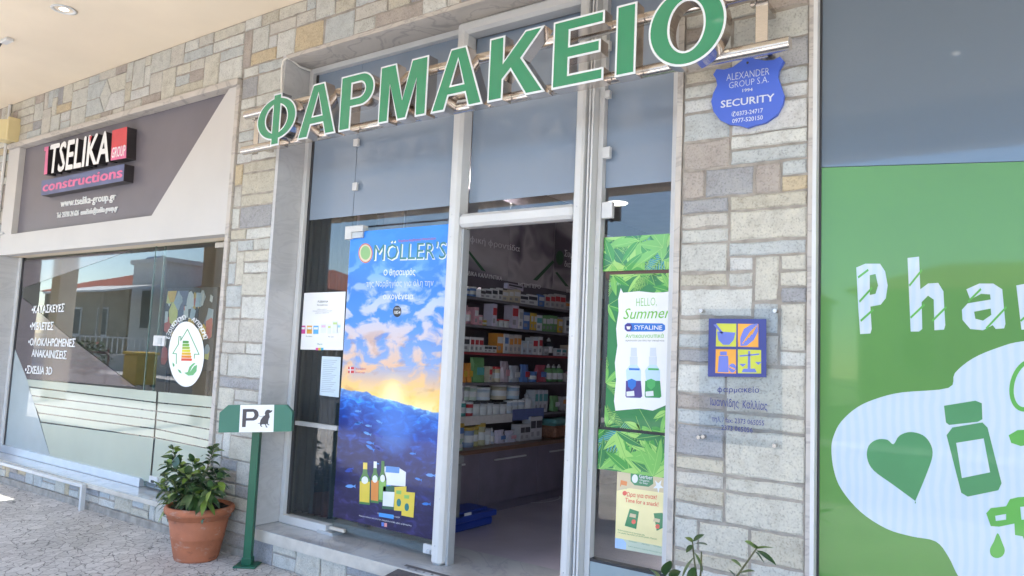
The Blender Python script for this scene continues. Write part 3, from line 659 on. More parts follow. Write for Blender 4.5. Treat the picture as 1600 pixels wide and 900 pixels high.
oprism(k7([(512, 145), (1108, 140), (1092, 618), (488, 624)]), .0475, .002, 'placard', M['inkw'], bd)
M['dogprint'] = mat('dark_grey_print', (.075, .065, .07), .6)
def oP(pts, hs=()):
    pass
oprism(k7([(555, 215), (745, 212), (800, 240), (830, 300), (825, 350), (790, 400), (740, 418), (625, 418), (605, 530), (540, 532)][:0] or [(556, 215), (740, 214), (742, 264), (622, 266), (604, 532), (540, 533)]), .049, .001, 'letter_print', M['dogprint'], bd)
oprism(k7([(740, 214), (790, 228), (822, 262), (834, 312), (824, 358), (795, 398), (745, 418), (612, 420), (612, 376), (725, 372), (750, 352), (762, 315), (752, 280), (740, 264)]), .049, .001, 'letter_print', M['dogprint'], bd)
oprism(k7([(985, 228), (1015, 228), (1040, 240), (1075, 236), (1068, 262), (1040, 280), (1015, 290), (1022, 320), (1028, 355), (1010, 395), (1000, 440), (1000, 478), (1022, 490), (1018, 502), (990, 494), (980, 474), (965, 480), (972, 515), (994, 536), (962, 540), (948, 485), (900, 482), (880, 492), (884, 512), (902, 528), (875, 528), (858, 500), (855, 470), (820, 470), (818, 462), (855, 460), (868, 405), (905, 355), (945, 325), (948, 300), (938, 296), (958, 245)]), .049, .001, 'dog_print', M['dogprint'], bd)
oprism(k7([(830, 330), (880, 346), (935, 330), (934, 336), (880, 352), (830, 337)]), .049, .001, 'leash_print', M['dogprint'], bd)
# ---- alarm box, conduit, bracket pipe on the sill
sb = thing('alarm_box', 'pale yellow hexagonal alarm box on the stone at the far left', 'alarm', P(18, 205, 0))
M['ivory'] = mat('ivory_plastic', (.66, .55, .30), .4, var=.04)
bl, bt, brr, bbm = P(7, 205, -.05).x, P(16, 190, -.05).z, P(28, 205, -.02).x, P(16, 220, -.05).z
mid = bl+(brr-bl)*.35
def slab(p, z0, z1):
    n = len(p); return MB().add([(x, y, z0) for x, y in p]+[(x, y, z1) for x, y in p], [tuple(range(n))[::-1], tuple(range(n, 2*n))]+[(i, (i+1) % n, (i+1) % n+n, i+n) for i in range(n)])
bevel(slab([(bl, .004), (bl, -.10), (mid, -.17), (brr-.03, -.10), (brr-.03, .004)], bbm, bt).build('housing', M['ivory'], sb), .008)
MB().box(brr-.03, brr, -.12, .004, bbm-.02, bt+.02, c=.006).build('back_plate', M['ivory'], sb)
MB().box(bl+.05, brr-.04, -.08, .003, bt+.0005, bt+.022).build('lamp_lens', mat('orange_lens', (.45, .14, .04), .3), sb)
cx = P(10, 250, 0).x
tag(MB().tube([(cx, -.02, .24), (cx, -.02, 4.03)], .016, 10).box(cx-.01, cx+.16, -.03, 0, P(0, 366, 0).z-.008, P(0, 366, 0).z+.008).build('wall_conduit', M['white']), 'thin pale conduit running up the stone at the far left edge', 'pipe')
A, B_ = P(0, 723.5, -.055), P(131, 758.5, -.055)
tag(bevel(MB().box(A.x-2, B_.x+.03, -.085, -.045, B_.z-.014, B_.z+.014).box(B_.x-.0, B_.x+.03, -.085, -.045, 0.0, B_.z-.0145).build('guard_rail', M['white']), .003), 'white square rail along the marble sill with a short leg at its right end', 'rail')
# ---- stickers and films on the office window
Y = OY-.006
g4 = cv(0, 370, 4)
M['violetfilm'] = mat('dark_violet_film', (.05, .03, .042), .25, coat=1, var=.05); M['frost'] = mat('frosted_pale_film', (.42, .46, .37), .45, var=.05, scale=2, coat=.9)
M['frost2'] = mat('frosted_blue_film', (.36, .42, .43), .45, var=.05, coat=.9)
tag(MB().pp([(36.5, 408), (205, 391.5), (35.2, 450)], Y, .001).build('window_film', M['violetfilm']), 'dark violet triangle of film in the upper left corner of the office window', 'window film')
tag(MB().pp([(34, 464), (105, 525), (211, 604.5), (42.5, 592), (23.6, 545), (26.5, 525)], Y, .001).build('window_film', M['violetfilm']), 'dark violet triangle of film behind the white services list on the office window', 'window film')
tag(MB().pp([(23.6, 546), (42, 592.5), (78, 712), (6, 699)], Y, .001).build('window_film', M['frost2']), 'bluish frosted film in the lower left corner of the office window', 'window film')
fr = MB()
lft = [(42.5, 592.5), (44.6, 603.5), (49, 617), (53.6, 630.2), (60, 644.2), (63.4, 658.5), (78.5, 712.5)]
rg = [(244.5, 611.8), (243.6, 628), (243, 641.5), (242, 654.8), (241, 669), (240, 682.5), (233.5, 753)]
rg2 = [(335, 619.8), (333, 636.5), (331, 652.8), (329, 670.5), (327.6, 687.6), (326, 700), (320, 776)]
for i in range(6):
    d = 1.9 if i else 0
    e = lambda p, dy: (p[0], p[1]+dy)
    fr.pp([e(lft[i], d), e(rg[i], d), rg[i+1], lft[i+1]], Y, .001)
tag(fr.build('window_film', M['frost']), 'pale striped frosted film along the bottom of the fixed office window', 'window film')
fr = MB()
for i in range(6):
    d = 1.9 if i else 0
    l0 = [(247.5, 612.1), (246.7, 628.3), (245.8, 641.8), (244.6, 655.1), (243.6, 669.2), (242.6, 682.8), (236.5, 753.5)]
    fr.pp([e(l0[i], d), e(rg2[i], d), rg2[i+1], l0[i+1]], Y, .001)
tag(fr.build('window_film', M['frost']), 'pale striped frosted film on the glass door of the office', 'window film')
Y -= .002; wl = thing('window_lettering', None, None, P(49, 489, Y))
for s_, a, b in (('•ΚΑΤΑΣΚΕΥΕΣ', (49, 489.5), (100, 487)), ('•ΜΕΛΕΤΕΣ', (46.3, 515), (83, 515.5)), ('•ΟΛΟΚΛΗΡΩΜΕΝΕΣ', (43.6, 539.5), (117, 542)), ('ΑΝΑΚΑΙΝΙΣΕΙΣ', (49, 557), (103.5, 561)), ('•ΣΧΕΔΙΑ 3D', (38.7, 583), (81, 585.5))):
    lines(wl, 'text_line', M['inkw'], [(s_, a, b, 11.6, .022)], Y)
tag(wl, 'white Greek list of services on the violet film of the office window', 'window lettering')
ov = tag(MB().pp(ellipse(291, 553.5, 27.6, 51, 48), Y, .0012).build('round_sticker', M['inkw']), 'white oval sticker with a green house and energy scale on the office door', 'sticker')
for k in range(0): pass
k6 = cv(230, 470, 6)
M['greenp'] = mat('green_print', (.10, .36, .14), .6)
tb = MB(); Y3 = Y-.001
def line(pts, wd, m=0):
    for a, b in zip(pts, pts[1:]):
        dx_, dy_ = b[0]-a[0], b[1]-a[1]; l = math.hypot(dx_, dy_); nx, ny = -dy_/l*wd, dx_/l*wd; ex, ey = dx_/l*wd*.6, dy_/l*wd*.6
        tb.pp(k6([(a[0]+nx-ex, a[1]+ny-ey), (b[0]+nx+ex, b[1]+ny+ey), (b[0]-nx+ex, b[1]-ny+ey), (a[0]-nx-ex, a[1]-ny-ey)]), Y3, None, m)
line([(272, 590), (274, 496), (240, 494), (292, 408), (298, 336), (316, 336), (314, 372), (378, 266), (486, 502), (444, 500), (441, 540)], 4)
for i, c in enumerate(((.08, .30, .06), (.18, .42, .05), (.35, .48, .05), (.70, .62, .02), (.75, .45, .02), (.72, .25, .02), (.65, .08, .03))):
    z = 374+i*27.5; tb.pp(k6([(334-i*2.4, z), (386+i*5, z+1), (392+i*5, z+12), (385+i*5, z+25), (332-i*2.4, z+23)]), Y3, None, 2+i)
tb.pp(k6([(346, 675), (380, 668), (395, 620), (430, 586), (456, 582), (420, 622), (400, 668), (440, 612), (468, 600), (462, 660), (430, 698), (385, 702)]), Y3, None, 1)
tb.pp(k6([(284, 640), (310, 652), (324, 682), (300, 672)]), Y3, None, 0); tb.pp(k6([(238, 575), (258, 600), (250, 622), (238, 604)]), Y3, None, 0)
tb.build('house_print', [M['greenp'], mat('leaf_green_print', (.16, .45, .18), .6)]+[mat('scale_print', c, .6) for c in ((.08, .30, .06), (.18, .42, .05), (.35, .48, .05), (.70, .62, .02), (.75, .45, .02), (.72, .25, .02), (.65, .08, .03))], ov)
# arched words round the top of the oval
tb = MB(); word = 'ΕΞΟΙΚΟΝΟΜΩ - ΑΥΤΟΝΟΜΩ'; n = len(word)
for i, ch in enumerate(word):
    if ch == ' ': continue
    ang = math.radians(208+(332-208)*i/(n-1)); px, py = 291.5+29.6*math.cos(ang), 553.5+54.5*math.sin(ang)
    tx, ty = -29.6*math.sin(ang), 54.5*math.cos(ang); l = math.hypot(tx, ty); tx, ty = tx/l, ty/l
    v, f = glyphs(ch); hx = (min(p[0] for p in v)+max(p[0] for p in v))/2; k = 6.6
    for i_, du in enumerate((-.03, .03)):
        vs = []
        for a, b in v:
            u = (a-hx+du)*k*1.15; w_ = b/.7*k
            q = P(px+tx*u+ty*w_, py+ty*u-tx*w_, Y3-.0002*i_); vs.append(tuple(q))
        tb.add(vs, f)
tb.build('arched_lettering', M['inkw'], ov)
# ================================================================== posters on the pharmacy glass
def clip(poly, x0, x1, z0, z1):
    for ax, lim, sg in ((0, x0, 1), (0, x1, -1), (1, z0, 1), (1, z1, -1)):
        out = []
        for i in range(len(poly)):
            a, b = poly[i-1], poly[i]; ina = (a[ax]-lim)*sg >= 0; inb = (b[ax]-lim)*sg >= 0
            if ina != inb:
                t = (lim-a[ax])/(b[ax]-a[ax]); c = [a[0]+(b[0]-a[0])*t, a[1]+(b[1]-a[1])*t]; c[ax] = lim; out.append(tuple(c))
            if inb: out.append(b)
        poly = out
        if len(poly) < 3: return None
    return poly
def pm(name, c, **k): 
    k.setdefault('rough', .35); k.setdefault('var', .05); k.setdefault('coat', .4); return mat(name, c, **k)
# ---- the tall sea poster on the glass door
def sea_mat():
    m = mat('sea_sunset_print', (.1, .2, .5), .3, coat=.25); t, N, L = nodes(m); b = N['Principled BSDF']
    co = N.new('ShaderNodeTexCoord'); sp = N.new('ShaderNodeSeparateXYZ'); L.new(co.outputs['Generated'], sp.inputs[0]); U, V = sp.outputs[0], sp.outputs[2]
    def math_(op, a, b_=None, clamp=False):
        n = N.new('ShaderNodeMath'); n.operation = op; n.use_clamp = clamp
        for i, x in enumerate((a, b_)):
            if x is None: continue
            if isinstance(x, (int, float)): n.inputs[i].default_value = x
            else: L.new(x, n.inputs[i])
        return n.outputs[0]
    def noise(sc_, st, det=6, dist=0):
        mp = N.new('ShaderNodeMapping'); mp.inputs['Scale'].default_value = st; L.new(co.outputs['Generated'], mp.inputs[0])
        n = N.new('ShaderNodeTexNoise'); n.inputs['Scale'].default_value = sc_; n.inputs['Detail'].default_value = det; n.inputs['Distortion'].default_value = dist; L.new(mp.outputs[0], n.inputs[0]); return n.outputs['Fac']
    def mix(f, a, b_, bt='MIX'):
        n = N.new('ShaderNodeMix'); n.data_type = 'RGBA'; n.blend_type = bt
        if isinstance(f, (int, float)): n.inputs[0].default_value = f
        else: L.new(f, n.inputs[0])
        for i, x in ((6, a), (7, b_)):
            if isinstance(x, tuple): n.inputs[i].default_value = x+(1,)
            else: L.new(x, n.inputs[i])
        return n.outputs[2]
    skyc = ramp(t, V, [(.40, s(255, 236, 175)), (.43, s(252, 218, 140)), (.475, s(228, 196, 165)), (.54, s(150, 175, 218)), (.68, s(85, 150, 225)), (.85, s(35, 130, 225)), (1, s(15, 140, 235))])
    cl = noise(4.2, (1.3, 1, 4.6), 10, .5)
    cm = ramp(t, cl, [(.46, (0, 0, 0)), (.56, (1, 1, 1))])
    ch = ramp(t, V, [(.42, s(255, 214, 120)), (.52, s(240, 196, 150)), (.62, s(228, 208, 200)), (.74, s(205, 212, 230)), (.85, s(130, 180, 235)), (.93, s(40, 145, 235))])
    skyc = mix(math_('MULTIPLY', cm, .85), skyc, ch)
    dk = ramp(t, noise(4, (1.2, 1, 5), 6, .4), [(.56, (0, 0, 0)), (.68, (1, 1, 1))])
    skyc = mix(math_('MULTIPLY', dk, ramp(t, V, [(.42, (.5, .5, .5)), (.6, (.5, .5, .5)), (.7, (0, 0, 0))])), skyc, s(190, 140, 105))
    d = math_('ADD', math_('POWER', math_('MULTIPLY', math_('SUBTRACT', U, .52), .55), 2), math_('POWER', math_('SUBTRACT', V, .425), 2))
    skyc = mix(ramp(t, d, [(0, (1, 1, 1)), (.0004, (.85, .85, .85)), (.0022, (.3, .3, .3)), (.008, (0, 0, 0))]), skyc, s(255, 245, 190))
    wav = noise(3, (2, 1, .2), 4)
    bnd = math_('ADD', math_('SUBTRACT', .447, math_('MULTIPLY', U, .055)), math_('MULTIPLY', math_('SUBTRACT', wav, .5), .035))
    dep = math_('SUBTRACT', bnd, V)
    far = ramp(t, math_('SUBTRACT', .415, V), [(0, s(130, 140, 190)), (.03, s(60, 85, 160)), (.07, s(40, 70, 165))])
    wt = ramp(t, dep, [(0, s(130, 180, 230)), (.03, s(45, 120, 210)), (.10, s(18, 75, 165)), (.18, s(18, 48, 122)), (.30, s(30, 36, 98)), (.45, s(46, 40, 88))])
    st = ramp(t, noise(5, (2.2, 1, 9), 8, .8), [(.42, (.55, .6, .75)), (.55, (1, 1, 1)), (.62, (1.5, 1.5, 1.35)), (.72, (2.6, 2.4, 1.9))])
    wt = mix(1.0, wt, st, 'MULTIPLY')
    gl = math_('ADD', math_('POWER', math_('MULTIPLY', math_('SUBTRACT', U, .55), .5), 2), math_('POWER', math_('SUBTRACT', V, .34), 2))
    wt = mix(ramp(t, gl, [(0, (.6, .6, .6)), (.012, (0, 0, 0))]), wt, s(95, 150, 230))
    mk = ramp(t, dep, [(.0, (0, 0, 0)), (.004, (1, 1, 1))])
    g_ = N.new('ShaderNodeGamma'); g_.inputs[1].default_value = 1.15; L.new(mix(mk, skyc, wt), g_.inputs[0]); L.new(g_.outputs[0], b.inputs['Base Color']); return m
Y = .2385
PXa, PXb, PZa, PZb = -3.99, -3.032, .345, 2.322
sea = tag(MB().box(PXa, PXb, Y, Y+.0014, PZa, PZb).build('tall_poster', sea_mat()), 'tall blue cod liver oil poster of a sunset over the sea on the glass door', 'poster')
M['teal'] = pm('teal_print', (.015, .17, .17)); M['palep'] = pm('pale_print_white', (.75, .78, .8)); M['redp'] = pm('red_print', (.6, .04, .05))
# logo: round badge and word
bg_ = MB().pp(ellipse(571, 395.5, 11, 15.5, 28), Y-.001, .0008).build('badge', pm('badge_red', (.55, .12, .06)), sea)
MB().pp(ellipse(571, 395.5, 9.6, 13.6, 28), Y-.0015, .0004).build('badge_ring', pm('badge_cream', (.66, .55, .34)), bg_)
MB().pp(ellipse(571, 395, 7.6, 10.8, 28), Y-.002, .0004).build('badge_field', pm('badge_green', (.22, .42, .12)), bg_)
tb = MB(); text(tb, 'MÖLLER\'S', (584.6, 407.6), (697.6, 404.6), 24.5, Y-.0008, bold=.02); tb.build('brand_shadow', M['palep'], sea)
tb = MB(); text(tb, 'MÖLLER\'S', (583.4, 406.4), (696.4, 403.4), 24.5, Y-.0016); tb.build('brand_word', M['teal'], sea)
lines(sea, 'slogan_line', M['redp'], [('Πετρέλαιο Νορβηγικού Μπακαλιάρου', (622, 378.5), (681, 374), 3.4)], Y-.001)
lines(sea, 'slogan_line', M['palep'], [('O θησαυρός', (599, 430.5), (649, 429.5), 9.5, .015), ('της Νορβηγίας για όλη την', (572, 448), (677, 446.5), 9, -.01), ('οικογένεια', (598.5, 467.5), (645.5, 467.5), 9, .015)], Y-.001)
bk = MB().pp(ellipse(620.5, 486.5, 6.6, 9, 24), Y-.001, .0005).build('date_badge', M['ink'], sea)
lines(bk, 'badge_text', M['palep'], [('1854', (615.6, 490.5), (625.6, 490.5), 5, .02), ('Από το', (616.5, 483), (624.5, 483), 3, .01)], Y-.002)
fl = MB().pp([(544, 573), (553, 573.5), (553, 583), (544, 583)], Y-.001, .0004).build('flag', M['redp'], sea)
MB().pp([(546.6, 573.1), (548, 573.2), (548, 583), (546.6, 583)], Y-.0013, .0003).pp([(544, 577.2), (553, 577.4), (553, 578.8), (544, 578.8)], Y-.0013, .0003).build('flag_cross', M['inkw'], fl)
lines(sea, 'small_line', M['redp'], [('Προϊόν Νορβηγίας', (555, 577.5), (572, 578), 3), ('φυσική πηγή', (555, 583), (570, 583.5), 3)], Y-.001)
# fish shoal under the wave
fb = MB(); random.seed(3)
for k in range(34):
    fx, fy = random.choice([(random.uniform(534, 560), random.uniform(640, 760)), (random.uniform(540, 600), random.uniform(640, 700)), (random.uniform(560, 690), random.uniform(700, 790))])
    if fx < 527+ (810-fy)*.14 + 3: continue
    L_ = random.uniform(3.5, 8); a = random.uniform(-.2, .5)
    p = [(-1, 0), (-.5, -.25), (.2, -.28), (.7, -.08), (1.1, -.3), (1.0, 0), (1.1, .3), (.7, .08), (.2, .26), (-.5, .22)]
    fb.pp([(fx+L_*(x*math.cos(a)-y*math.sin(a)), fy+L_*1.25*(x*math.sin(a)+y*math.cos(a))) for x, y in p], Y-.001, None, random.randrange(3))
o = fb.build('fish_print', [pm('fish_blue', s(40, 120, 210)), pm('fish_pale', s(90, 150, 220)), pm('fish_deep', s(30, 70, 170))], sea); o['kind'] = 'stuff'
c8 = cv(420, 480, 2.25)
def pp8(pts, name, m, par, k=1): return MB().pp(c8(pts), Y-.0006*k-.0005, .0004).build(name, m, par)
gb = pm('bottle_green', (.06, .20, .05)); yl = pm('label_yellow', (.72, .55, .06)); orl = pm('label_orange', (.70, .25, .05)); grl = pm('label_green', (.25, .48, .12)); cp = pm('cap_yellow', (.75, .6, .1)); wp = M['palep']
for x0, x1, yt, yb, lab, cap in ((318, 357, 546, 695, yl, cp), (358, 388, 542, 690, orl, wp), (386, 414, 540, 688, grl, gb)):
    w_ = x1-x0; bt_ = pp8([(x0+w_*.35, yt+22), (x1-w_*.3, yt+23), (x1-w_*.25, yt+40), (x1, yt+62), (x1-2, yb), (x0, yb-4), (x0+2, yt+58), (x0+w_*.3, yt+38)], 'bottle_print', gb, sea)
    pp8([(x0+w_*.36, yt), (x1-w_*.28, yt+1), (x1-w_*.28, yt+24), (x0+w_*.34, yt+23)], 'cap_print', cap, bt_, 2)
    pp8([(x0+2, yt+66), (x1-2, yt+68), (x1-4, yb-8), (x0+1, yb-12)], 'label_print', lab, bt_, 2)
    pp8(ellipse((x0+x1)/2, yt+62, w_*.3, 13, 16), 'emblem_print', wp, bt_, 3)
b1 = pp8([(407, 560), (458, 565), (482, 580), (480, 630), (404, 624)], 'carton_print', wp, sea); pp8([(412, 558), (460, 563), (458, 584), (410, 580)], 'label_print', pm('label_blue', (.08, .25, .6)), b1, 2)
b2 = pp8([(402, 630), (440, 628), (446, 650), (440, 712), (398, 708)], 'jar_print', pm('jar_green', (.03, .12, .07)), sea, 2); pp8([(402, 648), (442, 650), (438, 702), (400, 698)], 'label_print', wp, b2, 3)
for kk, a in ((4, [(442, 632), (484, 630), (480, 718), (440, 714)]), (6, [(470, 648), (514, 652), (508, 740), (466, 732)])):
    b3 = pp8(a, 'carton_print', yl, sea, kk); x, y = a[0]; pp8([(x+6, y+12), (x+24, y+13), (x+23, y+26), (x+6, y+24)], 'label_print', grl, b3, kk+1); pp8(ellipse(x+15, y+55, 8, 14, 14), 'emblem_print', M['teal'], b3, kk+1)
lines(sea, 'small_line', M['palep'], [('Μουρουνέλαιο για όλη την οικογένεια κάθε μέρα με βιταμίνες', (561, 806.5), (643, 822.5), 2.2), ('Συμπλήρωμα διατροφής ωμέγα', (590, 803), (625, 809.5), 2.2)], Y-.001)
for a, m_ in (((598, 819), pm('blue_square', (.1, .2, .6))), ((602.5, 820), pm('pink_square', (.7, .3, .3)))): MB().pp([(a[0]-2, a[1]-3), (a[0]+2, a[1]-2.7), (a[0]+2, a[1]+3.3), (a[0]-2, a[1]+3)], Y-.001, .0004).build('icon_print', m_, sea)
sb_ = MB().pp([(592, 801), (615, 804.5), (615, 811), (592, 807)], Y-.0015, .0004).build('tag_print', pm('tag_blue', (.05, .3, .75)), sea)
# ---- notices left of the door
Y = .256
no = tag(MB().pp([(470.5, 458), (540, 455.5), (535.6, 547.2), (465.2, 546)], Y, .0015).build('notice_poster', M['inkw']), 'square white poster with a row of small coloured packs on the narrow left pane', 'poster')
c5 = cv(420, 440, 3.462)
lines(no, 'text_line', M['ink'], [('PLEBIANA', c5([(265, 114)])[0], c5([(320, 113)])[0], 3.2), ('Pet Health Care', c5([(262, 131)])[0], c5([(318, 130)])[0], 2.4), ('Per Adulto', c5([(201, 299)])[0], c5([(234, 299)])[0], 2), ('Per Cani', c5([(322, 301)])[0], c5([(350, 302)])[0], 2)], Y-.001)
lines(no, 'text_line', pm('grey_print', (.3, .3, .32)), [('προϊόντα για τη φροντίδα του', c5([(262, 153)])[0], c5([(315, 152)])[0], 1.7), ('αγαπημένου σας κατοικίδιου φίλου κάθε', c5([(237, 162)])[0], c5([(341, 161)])[0], 1.7), ('μέρα με ασφάλεια', c5([(252, 172)])[0], c5([(325, 171)])[0], 1.7)], Y-.001)
for i, (x, y, c) in enumerate(((170, 238, (.6, .06, .3)), (206, 238, (.7, .35, .05)), (241, 239, (.1, .4, .75)), (282, 228, (.75, .5, .65)), (318, 232, (.6, .68, .25)), (345, 212, (.5, .65, .25)), (370, 228, (.35, .6, .75)))):
    w_ = 28 if i < 3 else 20+8*(i % 2); hh_ = 44 if i < 3 else 50+ (18 if i == 5 else 0)
    k = MB().pp(c5([(x, y), (x+w_, y), (x+w_-1, y+hh_), (x-1, y+hh_)]), Y-.001, .0004).build('pack_print', M['palep'] if i > 2 else pm('pack_%s' % 'abc'[i] if 0 else 'pack_colour', c), no)
    MB().pp(c5([(x+3, y+8), (x+w_-3, y+8), (x+w_-4, y+20), (x+2, y+20)]), Y-.0015, .0004).build('pack_label', pm('pack_tint', c) if i > 2 else M['palep'], k)
for i, c in enumerate(((.75, .1, .35), (.75, .55, .05), (.05, .45, .7))): MB().pp(c5([(254+i*14, 358), (268+i*14, 358), (267.5+i*14, 371), (253+i*14, 371)]), Y-.001, .0004).build('colour_block', pm('block_colour', c), no)
lines(no, 'text_line', M['teal'], [('Pharm', c5([(263, 343)])[0], c5([(289, 343)])[0], 3)], Y-.001)
ns = tag(MB().pp([(503, 556.5), (532.5, 558), (529.3, 621), (499.3, 617.5)], Y, .001).build('notice_sheet', pm('blue_white_paper', (.58, .68, .76), coat=0, rough=.7)), 'pale sheet of printed lines taped under the white poster on the left pane', 'notice')
for k in range(18):
    y = 562+k*2.9; x0 = 505-k*.18; MB().pp([(x0, y), (x0+22-(k % 4)*2.5, y+.9), (x0+22-(k % 4)*2.5, y+1.6), (x0, y+.7)], Y-.0008, None).build('text_line', pm('faint_print', (.3, .36, .42)) if k == 0 else bpy.data.materials['faint_print'], ns)
# ---- palm leaf strips and the summer poster in the right pane
GREENS = [pm('leaf_green_a', s(60, 150, 60)), pm('leaf_green_b', s(115, 185, 85)), pm('leaf_green_c', s(40, 125, 65)), pm('leaf_green_d', s(155, 205, 105)), pm('leaf_teal', s(40, 140, 160)), pm('leaf_dark', s(25, 90, 55))]
def leaf(mb, x, z, L_, wd, a, m, Y, bx):
    n = 8; top = []; bot = []
    for i in range(n+1):
        t = i/n; w_ = wd*math.sin(math.pi*min(1, t*1.02))**.8*(1-.35*t); c = .18*L_*t*t
        px, pz = L_*t, c
        top.append((px, pz+w_)); bot.append((px, pz-w_))
    R_ = lambda p: (x+p[0]*math.cos(a)-p[1]*math.sin(a), z+p[0]*math.sin(a)+p[1]*math.cos(a))
    p = clip([R_(q) for q in top+bot[::-1][1:-1]], *bx)
    if p: mb.prism(p, Y, None, m)
    q = clip([R_((0, -.0012)), R_((L_*.95, .165*L_-.0008)), R_((L_*.95, .165*L_+.0008)), R_((0, .0012))], *bx)
    if q: mb.prism(q, Y-.00012, None, 3 if m != 3 else 0)
def frond(mb, x, z, L_, a, m, Y, bx, n=13):
    for i in range(2, n):
        t = i/n; px, pz = x+L_*t*math.cos(a), z+L_*t*math.sin(a)
        for sg in (-1, 1): leaf(mb, px, pz, L_*.42*(1.1-t*.7), L_*.022, a+sg*(.75-.2*t), m, Y, bx)
def palms(par, bx, seed, Y, edge=False, n=14):
    random.seed(seed); mb = MB(); k = 0
    x0, x1, z0, z1 = bx
    for i in range(n):
        Yk = Y-.0001*i
        x, z = random.uniform(x0-.03, x1+.03), random.choice([z0, z1, random.uniform(z0, z1)])
        if i < n*.5: frond(mb, x, z, random.uniform(.16, .30), random.uniform(0, 6.28), random.choice([0, 2, 2, 5, 4]), Yk, bx)
        else:
            a0 = random.uniform(0, 6.28)
            for j in range(random.choice([2, 3, 4])): leaf(mb, x, z, random.uniform(.12, .22), random.uniform(.02, .036), a0+j*.75, random.choice([0, 1, 1, 3, 2]), Yk-.000015*j, bx)
    o = mb.build('leaf_print', GREENS, par); o['kind'] = 'stuff'; return o
def zr(py, px, Y): return P(px, py, Y).z
Y = .257
RX0, RX1 = -1.968, -1.566
a = (RX0, RX1-.0, zr(424, 950, Y), zr(368, 1000, Y))
p1 = tag(MB().box(a[0], a[1], Y, Y+.0015, a[2], a[3]).build('leaf_strip', GREENS[2]), 'upper strip of green palm leaves above the summer poster in the right pane', 'window sticker'); palms(p1, a, 11, Y-.0003, n=46)
a = (RX0+.005, RX1-.0, zr(740, 990, Y), zr(676, 990, Y))
p2 = tag(MB().box(a[0], a[1], Y, Y+.0015, a[2], a[3]).build('leaf_strip', GREENS[2]), 'lower strip of green palm leaves under the summer poster in the right pane', 'window sticker'); palms(p2, a, 23, Y-.0003, n=46)
a = (-1.93, RX1-.0, zr(674, 1000, Y)+.006, zr(428, 1000, Y))
sm = tag(MB().box(RX0-.0, a[1], .278, .30, a[2]-.03, a[3]+.03).box(a[0], a[1], Y, Y+.0015, a[2], a[3]).build('summer_poster', [M['dark']]), 'white hello summer poster with palm leaf border and two spray bottles', 'poster')
MB().box(a[0]+.003, a[1]-.003, Y-.0006, Y-.0001, a[2]+.003, a[3]-.003).build('sheet', GREENS[2], sm)
random.seed(5); mb = MB()
for i in range(60):
    x, z = random.choice([(a[0], random.uniform(a[2], a[3])), (a[1], random.uniform(a[2], a[3])), (random.uniform(a[0], a[1]), a[2]), (random.uniform(a[0], a[1]), a[3]), (random.uniform(a[0], a[1]), a[3])])
    a0 = random.uniform(0, 6.28)
    if i % 2: frond(mb, x, z, .12, a0, random.choice([0, 2, 5, 4]), Y-.0008-.00004*i, a, 10)
    else:
        for j in range(3): leaf(mb, x, z, random.uniform(.08, .15), random.uniform(.014, .022), a0+j*.8, random.choice([0, 1, 3, 2]), Y-.0008-.00004*i, a)
mb.build('leaf_print', GREENS, sm)['kind'] = 'stuff'
c4 = cv(920, 340, 3)
wpts = [(150, 330), (160, 352), (235, 345), (300, 352), (350, 350), (385, 345), (392, 380), (390, 560), (384, 640), (378, 720), (385, 800), (360, 880), (300, 905), (240, 895), (180, 900), (125, 905), (118, 860), (128, 760), (122, 680), (134, 600), (128, 520), (140, 440), (138, 380)]
pn = MB().pp(c4(wpts), Y-.0034, .0004).build('white_panel', M['inkw'], sm)
lg = pm('lime_print', s(120, 190, 70)); bl_ = pm('syf_blue', s(35, 110, 200)); vi = pm('violet_print', s(70, 50, 130)); Yt = Y-.0042
lines(pn, 'text_line', lg, [('HELLO,', c4([(222, 416)])[0], c4([(318, 412)])[0], 13, -.012), ('Αντικουνουπικά', c4([(172, 564)])[0], c4([(352, 563)])[0], 6.3, .01)], Yt)
tb = MB(); text(tb, 'Summer', c4([(160, 476)])[0], c4([(378, 470)])[0], 17, Yt, bold=.004, slant=.28); tb.build('text_line', lg, pn)
lines(pn, 'text_line', M['ink'], [('προστασία για όλη την οικογένεια', c4([(172, 580)])[0], c4([(354, 580)])[0], 2.6)], Yt)
pl = MB().pp(c4([(180, 494), (345, 496), (357, 505), (358, 525), (346, 534), (180, 534), (168, 524), (168, 504)]), Yt, .0004).build('name_pill', bl_, pn)
MB().pp(c4(ellipse(186, 514, 17, 19, 22)), Yt-.0006, .0003).build('name_disc', vi, pl); lines(pl, 'text_line', M['inkw'], [('SYFALINE', c4([(212, 524)])[0], c4([(344, 526)])[0], 6.6, .01)], Yt-.0006)
MB().pp(c4([(176, 510), (196, 510), (192, 524), (180, 524)]), Yt-.001, .0003).build('mortar_print', M['inkw'], pl)
